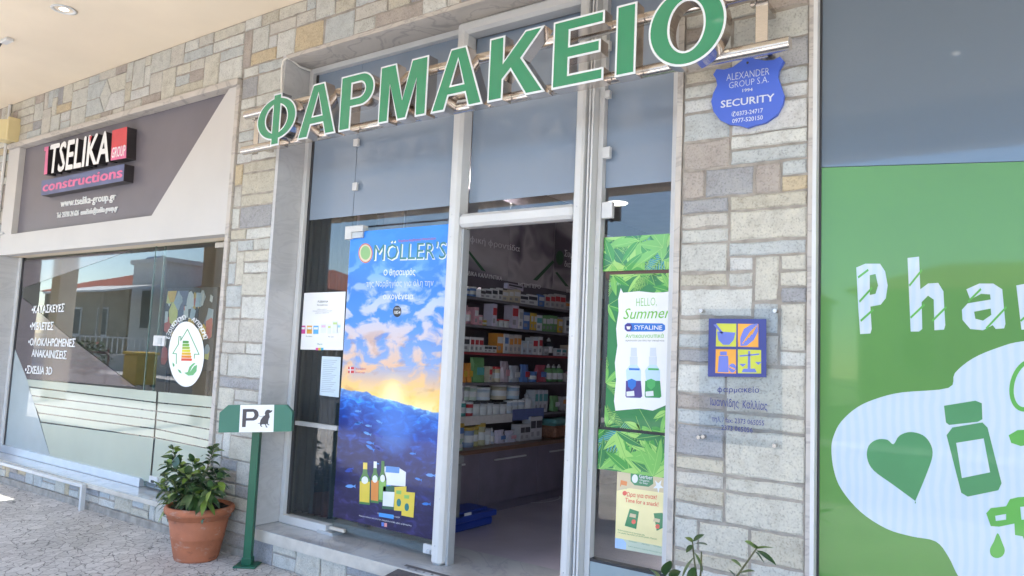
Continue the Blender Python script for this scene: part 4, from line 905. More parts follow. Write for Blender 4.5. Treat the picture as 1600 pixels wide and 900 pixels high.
for x, body, base in ((172, bl_, vi), (262, pm('spray_green', s(70, 170, 90)), pm('spray_base', s(40, 140, 70)))):
    q_ = MB().pp(c4([(x+22, 690), (x+54, 690), (x+72, 715), (x+72, 765), (x+78, 838), (x+70, 846), (x+4, 844), (x, 836), (x+6, 765), (x+2, 715)]), Yt, .0004).build('bottle_print', pm('spray_body', s(190, 215, 235)) if x == 172 else bpy.data.materials['spray_body'], pn)
    MB().pp(c4([(x+2, 765), (x+72, 765), (x+78, 838), (x+70, 845), (x+4, 843), (x, 836)]), Yt-.0005, .0003).build('label_print', base, q_)
    MB().pp(c4([(x+16, 705), (x+66, 707), (x+66, 716), (x+16, 715)]), Yt-.0005, .0003).build('label_print', body, q_)
    MB().pp(c4([(x+10, 762), (x+30, 755), (x+50, 764), (x+48, 790), (x+30, 808), (x+12, 792)]), Yt-.0008, .0003).build('shield_print', body, q_)
    MB().pp(c4([(x+4, 816), (x+40, 812), (x+42, 836), (x+5, 838)]), Yt-.0008, .0003).build('label_print', M['palep'], q_)
    MB().pp(c4([(x+20, 652), (x+56, 652), (x+56, 690), (x+20, 690)]), Yt, .0004).pp(c4([(x+26, 610), (x+52, 610), (x+54, 651), (x+24, 651)]), Yt, .0004).build('pump_print', pm('pump_grey', s(205, 212, 222)) if x == 172 else bpy.data.materials['pump_grey'], q_)
# ---- snack poster
c9 = cv(920, 600, 3)
gp = tag(MB().pp(c9([(134, 398), (366, 430), (356, 810), (122, 768)]), Y, .001).build('snack_poster', pm('cream_paper', s(238, 226, 170), rough=.5)), 'cream poster asking time for a snack low in the right pane', 'poster')
dgp = pm('deep_green_print', s(45, 130, 85)); bei = pm('beige_print', s(205, 190, 155))
MB().pp(c9([(134, 398), (366, 430), (364, 512), (190, 488), (132, 500)]), Y-.0005, .0003).build('header_print', bei, gp)
gh = MB().pp(c9([(196, 405), (300, 420), (302, 468), (280, 482), (214, 474), (196, 455)]), Y-.001, .0003).build('brand_patch', dgp, gp)
MB().pp(c9(ellipse(216, 444, 14, 20, 18)), Y-.0015, .0003).build('round_print', M['palep'], gh)
lines(gh, 'text_line', M['palep'], [('Gerber', c9([(236, 440)])[0], c9([(298, 449)])[0], 6, .01), ('Organic', c9([(238, 454)])[0], c9([(284, 460)])[0], 3.5), ('for baby', c9([(238, 466)])[0], c9([(276, 471)])[0], 3)], Y-.0015)
red = pm('coral_print', s(225, 95, 80))
lines(gp, 'text_line', red, [('Ώρα για σνακ!', c9([(176, 526)])[0], c9([(318, 541)])[0], 6.5, .015), ('Time for a snack!', c9([(170, 552)])[0], c9([(326, 574)])[0], 6.5, .015)], Y-.001)
lines(gp, 'text_line', dgp, [('Με βιολογικά φρούτα και δημητριακά κάθε', c9([(136, 686)])[0], c9([(262, 712)])[0], 2), ('Για μικρές λιχουδιές με γεύση χωρίς ζάχαρη', c9([(136, 698)])[0], c9([(318, 730)])[0], 2)], Y-.001)
def jar(pts, c):
    k = MB().pp(c9(pts), Y-.001, .0003).build('pack_print', c, gp); x, y = pts[0]
    MB().pp(c9([(x+2, y+22), (x+30, y+28), (x+27, y+44), (x-2, y+38)]), Y-.0015, .0003).build('label_print', bei, k); MB().pp(c9(ellipse(x+18, y+62, 10, 11, 14)), Y-.0015, .0003).build('fruit_print', red, k)
jar([(192, 584), (235, 598), (222, 680), (168, 664)], dgp); jar([(304, 606), (346, 604), (358, 670), (318, 688)], dgp); jar([(150, 450), (180, 458), (176, 486), (146, 480)], pm('pack_orange', s(215, 130, 70)))
stp = [(312+ (26 if i % 2 == 0 else 10)*math.cos(i*math.pi/5+.3), 478+(34 if i % 2 == 0 else 12)*math.sin(i*math.pi/5+.3)) for i in range(10)]
MB().pp(c9([(x+14, y) for x, y in stp]), Y-.001, .0003).build('starfish_print', M['palep'], gp)
ft = MB().pp(c9([(124, 720), (175, 730), (360, 765), (356, 810), (122, 768)]), Y-.0008, .0003).build('footer_print', pm('footer_print', s(195, 205, 185)), gp)
MB().pp(c9([(124, 722), (160, 728), (175, 745), (174, 776), (122, 768)]), Y-.0012, .0003).build('corner_print', pm('corner_blue', s(165, 195, 235)), ft)
lines(ft, 'text_line', dgp, [('βιολογικά φρούτα', c9([(188, 738)])[0], c9([(226, 746)])[0], 1.7), ('χωρίς ζάχαρη', c9([(248, 750)])[0], c9([(284, 758)])[0], 1.7), ('από 12 μηνών', c9([(304, 760)])[0], c9([(338, 768)])[0], 1.7), ('διαβάστε προσεκτικά τις οδηγίες της συσκευασίας πριν τη χρήση', c9([(186, 762)])[0], c9([(350, 796)])[0], 1.5)], Y-.0012)
# ---- green printed film of the right hand window
def mesh_film():
    m = mat('green_perforated_print', s(76, 131, 50), .42, var=.10, scale=.9, coat=.5); t, N, L = nodes(m)
    return m
Y = .034
M['gfilm'] = mesh_film(); M['gwhite'] = pm('white_perforated_print', s(190, 205, 214), rough=.45, var=.03); M['gdark'] = pm('dark_green_print', s(62, 130, 78), rough=.45)
def white_mesh():
    m = M['gwhite']; t, N, L = nodes(m); b = N['Principled BSDF']; co = N.new('ShaderNodeTexCoord')
    wv = N.new('ShaderNodeTexWave'); wv.wave_type = 'BANDS'; wv.bands_direction = 'X'; wv.inputs['Scale'].default_value = 9; wv.inputs['Distortion'].default_value = 3.5; wv.inputs['Detail'].default_value = 1.5; wv.inputs['Detail Scale'].default_value = .7
    L.new(co.outputs['Object'], wv.inputs[0]); L.new(ramp(t, wv.outputs['Fac'], [(.2, s(176, 194, 208)), (.8, s(186, 198, 206))]), b.inputs['Base Color'])
white_mesh()
def crop_bottom(px): return px
gf = tag(MB().pp([(1283, 262), (1600, 252.5), (2250, 232), (2250, 1215), (1600, 1075), (1278, 1008)], Y, .003).build('window_film', M['gfilm']), 'large green printed film with white word and pharmacy pictures on the right window', 'window film')
uf = tag(MB().pp([(1284, -160), (1600, -420), (2250, -900), (2250, 231), (1600, 251.5), (1283, 261)], Y, .003).build('window_film', mat('grey_blue_film', (.085, .125, .175), .3, var=.06, scale=.7, coat=1)), 'plain grey blue film above the green print on the right window', 'window film')
Yw = Y-.001
bub = MB().pp(smooth([(1299, 702), (1303, 680), (1315, 658), (1340, 636), (1372, 622), (1410, 613), (1482, 606), (1492, 583), (1520, 560), (1560, 543), (1600, 533), (1680, 530), (1760, 560), (1820, 640), (1840, 740), (1820, 850), (1770, 960), (1700, 1010), (1600, 1005), (1540, 960), (1500, 905), (1482, 870), (1462, 846), (1424, 838), (1385, 826), (1345, 800), (1315, 765), (1303, 735)]), Yw, .0006).build('bubble_print', M['gwhite'], gf)
Yd = Yw-.001
MB().pp(smooth([(1430, 783), (1429, 782), (1395, 757), (1365, 735), (1355, 716), (1357, 697), (1370, 687), (1386, 687), (1396, 694), (1405, 681), (1422, 675), (1442, 680), (1454, 694), (1457, 712), (1448, 740)]), Yd, .0005).build('heart_print', M['gdark'], bub)
bt_ = MB().pp([(1479, 680), (1488, 668), (1535, 660), (1543, 668), (1565, 755), (1560, 766), (1512, 776), (1502, 770)], Yd, .0005).build('bottle_print', M['gdark'], bub)
MB().pp([(1475, 634), (1524, 626), (1534, 630), (1535, 655), (1528, 659), (1483, 664), (1478, 660)], Yd, .0005).build('cap_print', M['gdark'], bt_)
MB().pp([(1494, 692), (1537, 685), (1547, 738), (1503, 747)], Yd-.001, .0004).build('label_print', M['gwhite'], bt_)
def ring(px, py, rx, ry, wd, name, rot=0):
    o = ellipse(px, py, rx, ry, 36); i = ellipse(px, py, rx-wd, ry-wd, 36); f_ = lambda l: [(px+(x-px)*math.cos(rot)-(y-py)*math.sin(rot), py+(x-px)*math.sin(rot)+(y-py)*math.cos(rot)) for x, y in l]
    MB().pp(f_(o), Yd, .0005, 0, [f_(i)]).build(name, M['gfilm2'], bub)
M['gfilm2'] = pm('mid_green_print', s(82, 158, 60), rough=.45)
ring(1606, 602, 28, 42, 7, 'ring_print', .25)
MB().pp([(1576, 680), (1590, 672), (1640, 670), (1640, 690), (1595, 697), (1580, 692)], Yd, .0005).build('leaf_shape_print', M['gfilm2'], bub)
MB().pp([(1541, 802), (1548, 794), (1572, 791), (1578, 780), (1590, 777), (1640, 774), (1640, 850), (1604, 852), (1598, 838), (1586, 836), (1585, 818), (1561, 823), (1548, 822)], Yd, .0005, 0, [[(1555, 806), (1572, 803), (1572, 812), (1556, 814)], [(1594, 792), (1620, 790), (1620, 812), (1596, 812)]]).build('pump_print', M['gfilm2'], bub)
MB().pp(smooth([(1559, 833), (1566, 848), (1570, 860), (1566, 869), (1557, 872), (1549, 868), (1547, 858), (1553, 846)]), Yd, .0005).build('drop_print', M['gfilm2'], bub)
# the white word, cut by slanting nicks
MB().pp([(1338, 418), (1352, 412), (1375, 412), (1383, 424), (1387, 446), (1384, 466), (1376, 476), (1360, 479), (1362, 514), (1360, 521), (1344, 522), (1341, 480)], Yw, .0006, 0, [[(1359, 430), (1368, 428), (1372, 446), (1368, 459), (1359, 461)]]).build('word_letter', M['gwhite'], gf)
MB().pp([(1418, 403), (1436, 401), (1438, 452), (1450, 443), (1466, 442), (1474, 455), (1477, 508), (1475, 515), (1460, 516), (1459, 468), (1450, 462), (1440, 472), (1441, 514), (1436, 518), (1423, 518)], Yw, .0006).build('word_letter', M['gwhite'], gf)
MB().pp([(1510, 452), (1530, 443), (1552, 443), (1566, 452), (1571, 506), (1569, 513), (1556, 514), (1551, 508), (1536, 516), (1516, 514), (1504, 500), (1503, 484), (1512, 474), (1548, 468), (1547, 460), (1533, 459), (1516, 468)], Yw, .0006, 0, [[(1522, 487), (1548, 482), (1549, 492), (1536, 501), (1524, 498)]]).build('word_letter', M['gwhite'], gf)
MB().pp([(1588, 446), (1604, 443), (1607, 453), (1622, 440), (1640, 440), (1641, 460), (1622, 462), (1610, 474), (1613, 512), (1609, 515), (1596, 515)], Yw, .0006).build('word_letter', M['gwhite'], gf)
for a, b in (((1342, 470), (1362, 448)), ((1344, 500), (1364, 482)), ((1340, 432), (1356, 420)), ((1420, 445), (1440, 420)), ((1422, 495), (1444, 474)), ((1456, 500), (1478, 478)), ((1512, 470), (1532, 450)), ((1540, 512), (1572, 478)), ((1594, 500), (1614, 482))):
    MB().pp([a, (b[0], b[1]), (b[0]+1.5, b[1]+3), (a[0]+1.5, a[1]+3)], Yw-.0008, .0005).build('nick_print', M['gfilm2'], gf)
# ================================================================== planters
M['terra'] = mat('terracotta', (.40, .135, .065), .75, var=.22, scale=5, bump=.25, bscale=35)
_t, _N, _L = nodes(M['terra']); _b = _N['Principled BSDF']; _src = _b.inputs['Base Color'].links[0].from_socket
_co = _N.new('ShaderNodeTexCoord'); _n = _N.new('ShaderNodeTexNoise'); _n.inputs['Scale'].default_value = 7; _n.inputs['Detail'].default_value = 9; _n.inputs['Roughness'].default_value = .7
_mp = _N.new('ShaderNodeMapping'); _mp.inputs['Scale'].default_value = (1, 1, 2.2); _L.new(_co.outputs['Object'], _mp.inputs[0]); _L.new(_mp.outputs[0], _n.inputs[0])
_x = _N.new('ShaderNodeMix'); _x.data_type = 'RGBA'; _L.new(_src, _x.inputs[6]); _x.inputs[7].default_value = (.50, .36, .29, 1); _L.new(ramp(_t, _n.outputs['Fac'], [(.56, (0, 0, 0)), (.70, (.75, .75, .75))]), _x.inputs[0])
_y = _N.new('ShaderNodeMix'); _y.data_type = 'RGBA'; _L.new(_x.outputs[2], _y.inputs[6]); _y.inputs[7].default_value = (.13, .055, .035, 1); _L.new(ramp(_t, _n.outputs['Fac'], [(.30, (.8, .8, .8)), (.42, (0, 0, 0))]), _y.inputs[0]); _L.new(_y.outputs[2], _b.inputs['Base Color'])
M['soil'] = mat('dark_soil', (.025, .02, .017), .95, var=.5, scale=40, bump=1, bscale=60)
def leaf_mat(name, c):
    m = mat(name, c, .32, var=.35, scale=9, coat=.15); b = m.node_tree.nodes['Principled BSDF']; return m
M['leafs'] = leaf_mat('glossy_leaf', (.035, .075, .022)); M['leafl'] = leaf_mat('young_leaf', (.13, .20, .03)); M['twig'] = mat('green_twig', (.09, .09, .04), .7)
def leaf3(mb, o, d, L_, wd, m, droop=.3, cup=.25):
    d = Vector(d).normalized(); up = Vector((0, 0, 1)); sd_ = d.cross(up)
    if sd_.length < .05: sd_ = Vector((1, 0, 0))
    sd_.normalize(); nn = sd_.cross(d).normalized(); n = 6; rows = []
    roll = random.uniform(-.6, .6); sd2 = sd_*math.cos(roll)+nn*math.sin(roll); nn2 = nn*math.cos(roll)-sd_*math.sin(roll)
    for i in range(n+1):
        t = i/n; w_ = wd*(math.sin(math.pi*t**.85))**.75 if 0 < t < 1 else .0006
        c = Vector(o)+d*L_*t-Vector((0, 0, 1))*droop*L_*t*t
        rows.append([c-sd2*w_+nn2*w_*cup, c, c+sd2*w_+nn2*w_*cup])
    v = [p for r in rows for p in r]; f = []
    for i in range(n):
        a = i*3; f += [(a, a+1, a+4, a+3), (a+1, a+2, a+5, a+4)]
    mb.add(v, f, m, True)
pc = PZ(306, 872, 0); px_, py_ = pc.x, pc.y
pot = thing('plant_pot', 'big terracotta pot with thick worn rim standing on the pavement', 'flower pot', (px_, py_, 0))
KR, KZ = .935, .90
sc_ = lambda pr: [(r*KR, z*KZ) for r, z in pr]
MB().lathe(sc_([(.0005, .001), (.150, .0), (.156, .012), (.160, .03), (.187, .165), (.1905, .17), (.1895, .178), (.2135, .32), (.205, .325)]), (px_, py_, 0), 48).build('body', M['terra'], pot)
MB().lathe(sc_([(.212, .315), (.224, .318), (.226, .345), (.238, .35), (.246, .362), (.248, .388), (.240, .404), (.226, .408), (.216, .40), (.209, .36), (.205, .325)]), (px_, py_, 0), 48).build('rim', M['terra'], pot)
so_ = MB(); random.seed(2); ns_ = 26; rings = []
for i in range(7):
    r = .194*i/6+.001; rings.append([(px_+r*math.cos(2*math.pi*k/ns_), py_+r*math.sin(2*math.pi*k/ns_), .345+random.uniform(-.008, .012)) for k in range(ns_)])
so_.add([p for r in rings for p in r], [(i*ns_+k, i*ns_+(k+1) % ns_, (i+1)*ns_+(k+1) % ns_, (i+1)*ns_+k) for i in range(6) for k in range(ns_)], 0)
so_.build('soil', M['soil'], pot)
def shrub(name, label, cat, base, tips, seed, nl, Lr, spread=.02, par=None, low=.35):
    random.seed(seed); t = thing(name, label, cat, base); st_ = MB(); lf = MB()
    for tip, k in tips:
        tip = Vector(tip); b = Vector(base)+Vector((random.uniform(-spread, spread), random.uniform(-spread, spread), 0))
        mid = b.lerp(tip, .5)+Vector((random.uniform(-.02, .02), random.uniform(-.02, .02), .02))
        pts = [b, b.lerp(mid, .5)+Vector((0, 0, .01)), mid, mid.lerp(tip, .55), tip]
        st_.tube(pts, .0055, 7, r2=.002)
        n = int(nl*k)
        for i in range(n):
            u = low+(1-low)*(i+.5)/n
            j = min(3, int(u*4)); p = pts[j].lerp(pts[j+1], u*4-j)
            ax = (pts[j+1]-pts[j]).normalized(); ph = i*2.4+random.uniform(-.3, .3)
            s1 = ax.cross(Vector((0, 1, .1))).normalized(); s2 = ax.cross(s1)
            d = (s1*math.cos(ph)+s2*math.sin(ph))*random.uniform(.8, 1.1)+ax*(.25+.6*u)
            L_ = random.uniform(*Lr); m = 1 if (u > .9 and random.random() < .5) or random.random() < .05 else 0
            lf.tube([p, p+d.normalized()*.012], .0014, 5, 2, caps=False)
            leaf3(lf, p+d.normalized()*.011, d, L_, L_*random.uniform(.2, .27), m, random.uniform(.15, .7))
        for ph in range(3): leaf3(lf, tip, Vector((math.cos(ph*2.1+k), math.sin(ph*2.1+k), .7)), Lr[0], Lr[0]*.2, 1 if ph == 0 else 0, .3)
    st_.build('stems', M['twig'], t); lf.build('foliage', [M['leafs'], M['leafl'], M['twig']], t); return t
def at(px, py, dy=0): q = P(px, py, py_+dy); return (q.x, q.y, q.z)
shrub('potted_shrub', 'dark green glossy leaved shrub growing in the big terracotta pot', 'shrub', (px_, py_, .335),
  [(at(270, 702, .0), 1.2), (at(333, 702, .05), 1.2), (at(256, 745, .1), 1), (at(262, 725, -.12), 1), (at(285, 735, .14), 1), (at(300, 722, .02), 1.2), (at(318, 738, -.1), 1), (at(340, 735, .1), 1),
   (at(345, 750, -.05), .9), (at(290, 742, -.14), 1), (at(252, 765, -.05), .9), (at(310, 752, .15), .9), (at(330, 765, -.15), .9), (at(275, 768, -.18), .9), (at(300, 770, -.2), .9), (at(255, 780, .1), .7), (at(262, 790, -.12), .8)], 4, 27, (.065, .11), .05, low=.2)
# plant at the right, its pot below the picture
b2 = Vector((P(1110, 900, -.42).x, -.42, 0))
pot2 = thing('plant_pot', 'small terracotta pot of the leafy plant at the foot of the right pillar', 'flower pot', (b2.x, b2.y, 0))
MB().lathe([(.0005, .001), (.12, 0), (.125, .01), (.165, .25), (.155, .255)], tuple(b2), 40).build('body', M['terra'], pot2)
MB().lathe([(.164, .245), (.18, .25), (.185, .30), (.17, .305), (.158, .26)], tuple(b2), 40).build('rim', M['terra'], pot2)
MB().lathe([(.0005, .27), (.163, .268)], tuple(b2), 30).build('soil', M['soil'], pot2)
def a2(px, py, dy=0): q = P(px, py, -.42+dy); return (q.x, q.y, q.z)
random.seed(12)
t2 = thing('leafy_plant', 'young plant with upright glossy leaves in front of the right pillar', 'plant', (b2.x, b2.y, .27)); st_ = MB(); lf = MB()
def stem(pts): st_.tube(pts, .0055, 8, r2=.003)
bb_ = (b2.x, b2.y, .26)
stem([bb_, a2(1100, 960), a2(1088, 900), a2(1084, 868), a2(1082, 846)]); stem([bb_, a2(1125, 950, -.03), a2(1148, 905, -.03), a2(1166, 880, -.03), a2(1182, 857, -.03)]); stem([bb_, a2(1060, 960), a2(1035, 905)]); stem([a2(1088, 900), a2(1092, 930), a2(1096, 880), a2(1096, 862)])
def lf2(o, e, wd, m=0, dr=.1, dy=0):
    o = Vector(a2(*o, dy)); e = Vector(a2(*e, dy+random.uniform(-.05, .05))); d = e-o; leaf3(lf, o, d, d.length, wd, m, dr, .3)
for o, e, wd, m in (((1083, 848), (1070, 838), .016, 1), ((1083, 846), (1101, 833), .015, 0), ((1083, 850), (1106, 848), .014, 0), ((1083, 852), (1072, 862), .013, 0), ((1084, 862), (1098, 892), .024, 1), ((1085, 870), (1066, 900), .026, 1), ((1088, 885), (1075, 915), .026, 0),
    ((1182, 858), (1163, 843), .017, 1), ((1182, 857), (1176, 846), .012, 0), ((1182, 858), (1210, 852), .016, 1), ((1182, 860), (1213, 880), .018, 0), ((1180, 862), (1195, 880), .013, 0), ((1160, 888), (1142, 872), .017, 1), ((1150, 903), (1138, 888), .015, 0), ((1155, 896), (1180, 890), .018, 1), ((1150, 903), (1185, 905), .02, 0),
    ((1040, 900), (1047, 872), .026, 0), ((1030, 905), (1014, 886), .03, 1), ((1045, 905), (1064, 890), .026, 0), ((1035, 910), (1010, 905), .026, 1), ((1060, 935), (1052, 895), .028, 0), ((1090, 930), (1120, 905), .026, 0), ((1035, 908), (1050, 915), .03, 0)):
    lf2(o, e, wd, m)
st_.build('stems', M['twig'], t2); lf.build('foliage', [M['leafs'], M['leafl'], M['twig']], t2)
# ================================================================== dark ramp mat at the door
M['rubber'] = mat('dark_rubber', (.10, .095, .105), .65, var=.15, scale=12)
rx0 = PZ(637.5, 882, .2255).x; ra = MB(); RXE = -1.3; ry0, ry1 = .05, -1.32
z0_, z1_ = .2295, .012
ra.add([(rx0, ry0, z0_), (RXE, ry0, z0_), (RXE, ry1, z1_), (rx0, ry1, z1_), (rx0, ry0, .2265), (RXE, ry0, .2265), (RXE, ry1, .001), (rx0, ry1, .001)], [(0, 3, 2, 1), (0, 1, 5, 4), (1, 2, 6, 5), (2, 3, 7, 6), (3, 0, 4, 7), (4, 5, 6, 7)])
rp = tag(ra.build('entrance_ramp', M['rubber']), 'dark rubber ramp mat with raised studs leading up to the entrance step', 'ramp')
sd3 = MB()
for i in range(28):
    for j in range(26):
        x = rx0+.05+i*.062; y = ry0-.04-j*.05; k = (ry0-y)/(ry0-ry1); z = z0_+(z1_-z0_)*k
        if x < RXE-.03: sd3.lathe([(.011, 0), (.009, .0035), (.0004, .004)], (x, y, z), 7)
o = sd3.build('studs', M['rubber'], rp); o['kind'] = 'stuff'
# ================================================================== inside the pharmacy
XS = -3.75                                                       # front edge line of the wall shelves
U = thing('wall_shelving', 'dark wall shelving with picture headers and a low counter inside the pharmacy', 'shelving', (-3.85, 2.5, .2235))
FL = .2235
MB().box(-4.06, -3.98, .55, 5.6, FL, 3.10).build('back_panel', M['dark_wall'], U)
SH = []
def pmat_(c): return mat('edge_strip', c, .4)
for a, b in (((720, 463), (910, 486)), ((720, 505.5), (910, 523)), ((720, 550), (905, 557)), ((715, 597), (905, 598)), ((712, 655), (905, 640))):
    z = (PX(a[0], a[1], XS).z+PX(b[0], b[1], XS).z)/2; SH.append(z)
    MB().box(-3.98, XS, .6, 5.5, z-.022, z).build('shelf', M['dark_wall'], U)
zc_ = (PX(712, 706, -3.6).z+PX(905, 683, -3.6).z)/2
ct = bevel(MB().box(-3.98, -3.6, .55, 5.6, zc_-.035, zc_).build('counter', mat('brown_wood_edge', (.16, .085, .055), .35, var=.25, scale=4, stretch=(1, 1, 12)), U), .004)
M['drawer'] = mat('dark_drawer_front', (.16, .135, .175), .35)
for k in range(6): bevel(MB().box(-3.98, -3.625, .56+k*.84, .56+k*.84+.834, FL+.08, zc_-.036).build('cabinet_front', M['drawer'], U), .003); MB().box(-3.624, -3.61, .75+k*.84, 1.2+k*.84, zc_-.11, zc_-.098).build('handle', M['alu'], U)
MB().box(-3.98, -3.66, .6, 5.5, FL+.001, FL+.079).build('toe_kick', M['drawer'], U)
# header pictures (X plane) with their lettering
def head_mat(name, seed):
    m = mat(name, (.1, .1, .1), .35); t, N, L = nodes(m); b = N['Principled BSDF']; co = N.new('ShaderNodeTexCoord')
    mp = N.new('ShaderNodeMapping'); mp.inputs['Location'].default_value = (seed, seed, 0); L.new(co.outputs['Generated'], mp.inputs[0])
    n = N.new('ShaderNodeTexNoise'); n.inputs['Scale'].default_value = 1.7; n.inputs['Detail'].default_value = 2; n.inputs['Distortion'].default_value = .8; L.new(mp.outputs[0], n.inputs[0])
    L.new(ramp(t, n.outputs['Fac'], [(.36, (.12, .10, .13)), (.45, (.24, .22, .25)), (.56, (.48, .45, .47)), (.66, (.34, .31, .34))]), b.inputs['Base Color']); return m
def xprism(pts, X, th, name, m, par):
    g = [PX(x, y, X) for x, y in pts]; l2 = [(-p.y, p.z) for p in g]
    mb = MB().prism(l2, 0, th); mb.v = [(X+.0-b if 0 else X-b, -a, c) for a, b, c in mb.v]; mb.f = [f[::-1] for f in mb.f]; 
    return mb.build(name, m, par)
XH = -3.80
zt_, zb_ = 2.62+FL-.0, PX(760, 433, XH).z
ya, yb2, yc = .6, PX(866, 400, XH).y, 5.6
jy = PX(796, 380, XH).y
for k, (y0, y1) in enumerate(((.6, jy-.004), (jy, yb2-.01), (yb2+.01, 5.5))):
    h = MB().box(XH-.03, XH, y0, y1, zb_, zt_).build('header_picture', head_mat('header_photo', 3.3*k+1), U)
def xtext(body, a, b, h, X, name, m, par, bold=0):
    v, f = glyphs(body); x0 = min(p[0] for p in v); x1 = max(p[0] for p in v); A, B = PX(a[0], a[1], X), PX(b[0], b[1], X); hc = PX(a[0], a[1]-h, X).z-A.z
    mb = MB()
    for i, du in enumerate((-bold, bold) if bold else (0,)): mb.add([(X+.0003*i, A.y+(B.y-A.y)*(p[0]+du-x0)/(x1-x0), A.z+(B.z-A.z)*(p[0]-x0)/(x1-x0)+p[1]/.7*hc) for p in v], f); mb.build(name, m, par)
c1 = lambda x, y: (700+x/3.913, 330+y/3.913)
M['grey_letter'] = mat('pale_grey_letter', (.85, .84, .86), .5)
hg = pm('header_green', (.03, .11, .05))
def xstrip(pts, name, m, par, X=XH+.002): 
    g = [PX(*c1(x, y), X) for x, y in pts]; MB().add([tuple(p) for p in g], [tuple(range(len(g)))]).build(name, m, par)
xtext('Βρεφική φροντίδα', c1(50, 170), c1(437, 248), 9.5, XH+.004, 'header_lettering', M['grey_letter'], U, .02)
xtext('Συμπληρώματα', c1(712, 275), c1(905, 315), 10, XH+.004, 'header_lettering', M['grey_letter'], U, .015)
xtext('διατροφής', c1(712, 338), c1(832, 362), 9, XH+.004, 'header_lettering', M['grey_letter'], U, .015)
xstrip([(80, 195), (98, 200), (232, 370), (205, 362)], 'green_stripe', hg, U); xstrip([(85, 102), (130, 98), (100, 160), (85, 165)], 'green_stripe', hg, U); xstrip([(520, 420), (640, 300), (650, 312), (545, 425)], 'green_stripe', hg, U); xstrip([(655, 375), (668, 372), (740, 462), (718, 458)], 'green_stripe', hg, U)
g = [PX(*c1(x, y), XH+.003) for x, y in ellipse(684, 285, 23, 44, 24)]; MB().add([tuple(p) for p in g], [tuple(range(24))]).build('header_emblem', hg, U)
for k, z in enumerate(SH): MB().box(XS+.0005, XS+.004, .6, 5.5, z-.021, z-.003).build('shelf_edge_strip', pmat_((.32, .05, .06) if k == 2 else (.16, .15, .17)), U)
MB().box(XH-.03, XH+.006, .6, 5.5, zb_-.10, zb_-.002).build('name_band', M['dark_wall'], U)
xtext('ΠΑΙΔΙΚΑ ΚΑΛΛΥΝΤΙΚΑ', c1(80, 385), c1(330, 424), 7, XH+.008, 'band_lettering', M['grey_letter'], U, .01)
xtext('ΜΠΙΜΠΕΡΟ', c1(430, 462), c1(566, 474), 6.5, XH+.008, 'band_lettering', M['grey_letter'], U, .01); xtext('ΒΙΤΑΜΙΝΕΣ', c1(724, 497), c1(812, 506), 5.5, XH+.008, 'band_lettering', M['grey_letter'], U, .01)
# ---- goods: one maker for each kind of pack; copies share their mesh
PC = {}
def pmat(c):
    k = tuple(round(x, 3) for x in c)
    if k not in PC: PC[k] = mat('pack_colour', c, .35, var=.06, scale=30)
    return PC[k]
protos = {}
def make_pack(kind, w_, h, col, lab):
    k = (kind, round(w_, 2), round(h, 2), col, lab)
    if k in protos: return protos[k], False
    c, l = pmat(col), pmat(lab)
    if kind == 'box':
        o = bevel(MB().box(-.05, .05, -w_/2, w_/2, 0, h).build('product_box', c), .002); MB().box(.0505, .0515, -w_*.42, w_*.42, h*.5, h*.82).build('label', l, o); MB().box(.0505, .0515, -w_*.36, w_*.1, h*.15, h*.35).build('label', pmat((.3, .3, .33)), o)
    elif kind == 'can':
        r = w_/2*.96; o = MB().lathe([(.0004, 0), (r*.97, 0), (r, .004), (r, h*.84), (.0004, h*.84)], n=20).build('product_tin', c)
        MB().lathe([(r*1.0, h*.842), (r*1.04, h*.85), (r*1.04, h*.97), (r*.98, h), (.0004, h)], n=20).build('lid', l, o); MB().lathe([(r*1.008, h*.25), (r*1.008, h*.6)], n=20).build('label', pmat((.55, .57, .6)) if lab != (.6, .6, .6) else pmat((.08, .12, .35)), o)
    elif kind == 'bottle':
        r = w_/2*.95; o = MB().lathe([(.0004, 0), (r, 0), (r, h*.62), (r*.8, h*.70), (r*.35, h*.76), (r*.33, h*.8), (.0004, h*.8)], n=18).build('product_bottle', c)
        MB().lathe([(r*.42, h*.79), (r*.42, h*.9), (r*.2, h*.91), (r*.2, h), (.0004, h)], n=14).build('cap', l, o); MB().lathe([(r*1.01, h*.15), (r*1.01, h*.5)], n=18).build('label', pmat((.6, .6, .62)), o)
    else:
        n = 7; mb = MB(); v = []; random.seed(int(w_*1e4)+int(h*1e4))
        for j in range(5):
            t = j/4; d = .045*(1-.75*t); ww = w_/2*(1-.12*math.sin(t*3.1))
            for i in range(n):
                a = 2*math.pi*i/n; v.append((d*math.cos(a)+random.uniform(-.006, .006), ww*math.sin(a)+random.uniform(-.006, .006), h*t))
        mb.add(v, [(j*n+i, j*n+(i+1) % n, (j+1)*n+(i+1) % n, (j+1)*n+i) for j in range(4) for i in range(n)]+[tuple(range(4*n, 5*n)), tuple(range(n))[::-1]], 0)
        o = mb.build('product_bag', c); MB().box(.042, .046, -w_*.25, w_*.25, h*.3, h*.6).build('label', l, o)
    protos[k] = o; return o, True
WHT, LIL, BLU, YEL, GRN, PNK, RED, ORG, GRY, GLD, TEA, BLK = (.62, .62, .64), (.55, .50, .62), (.10, .20, .48), (.62, .40, .05), (.16, .34, .14), (.62, .32, .38), (.50, .05, .06), (.62, .25, .05), (.40, .40, .43), (.45, .30, .06), (.10, .35, .36), (.05, .05, .06)
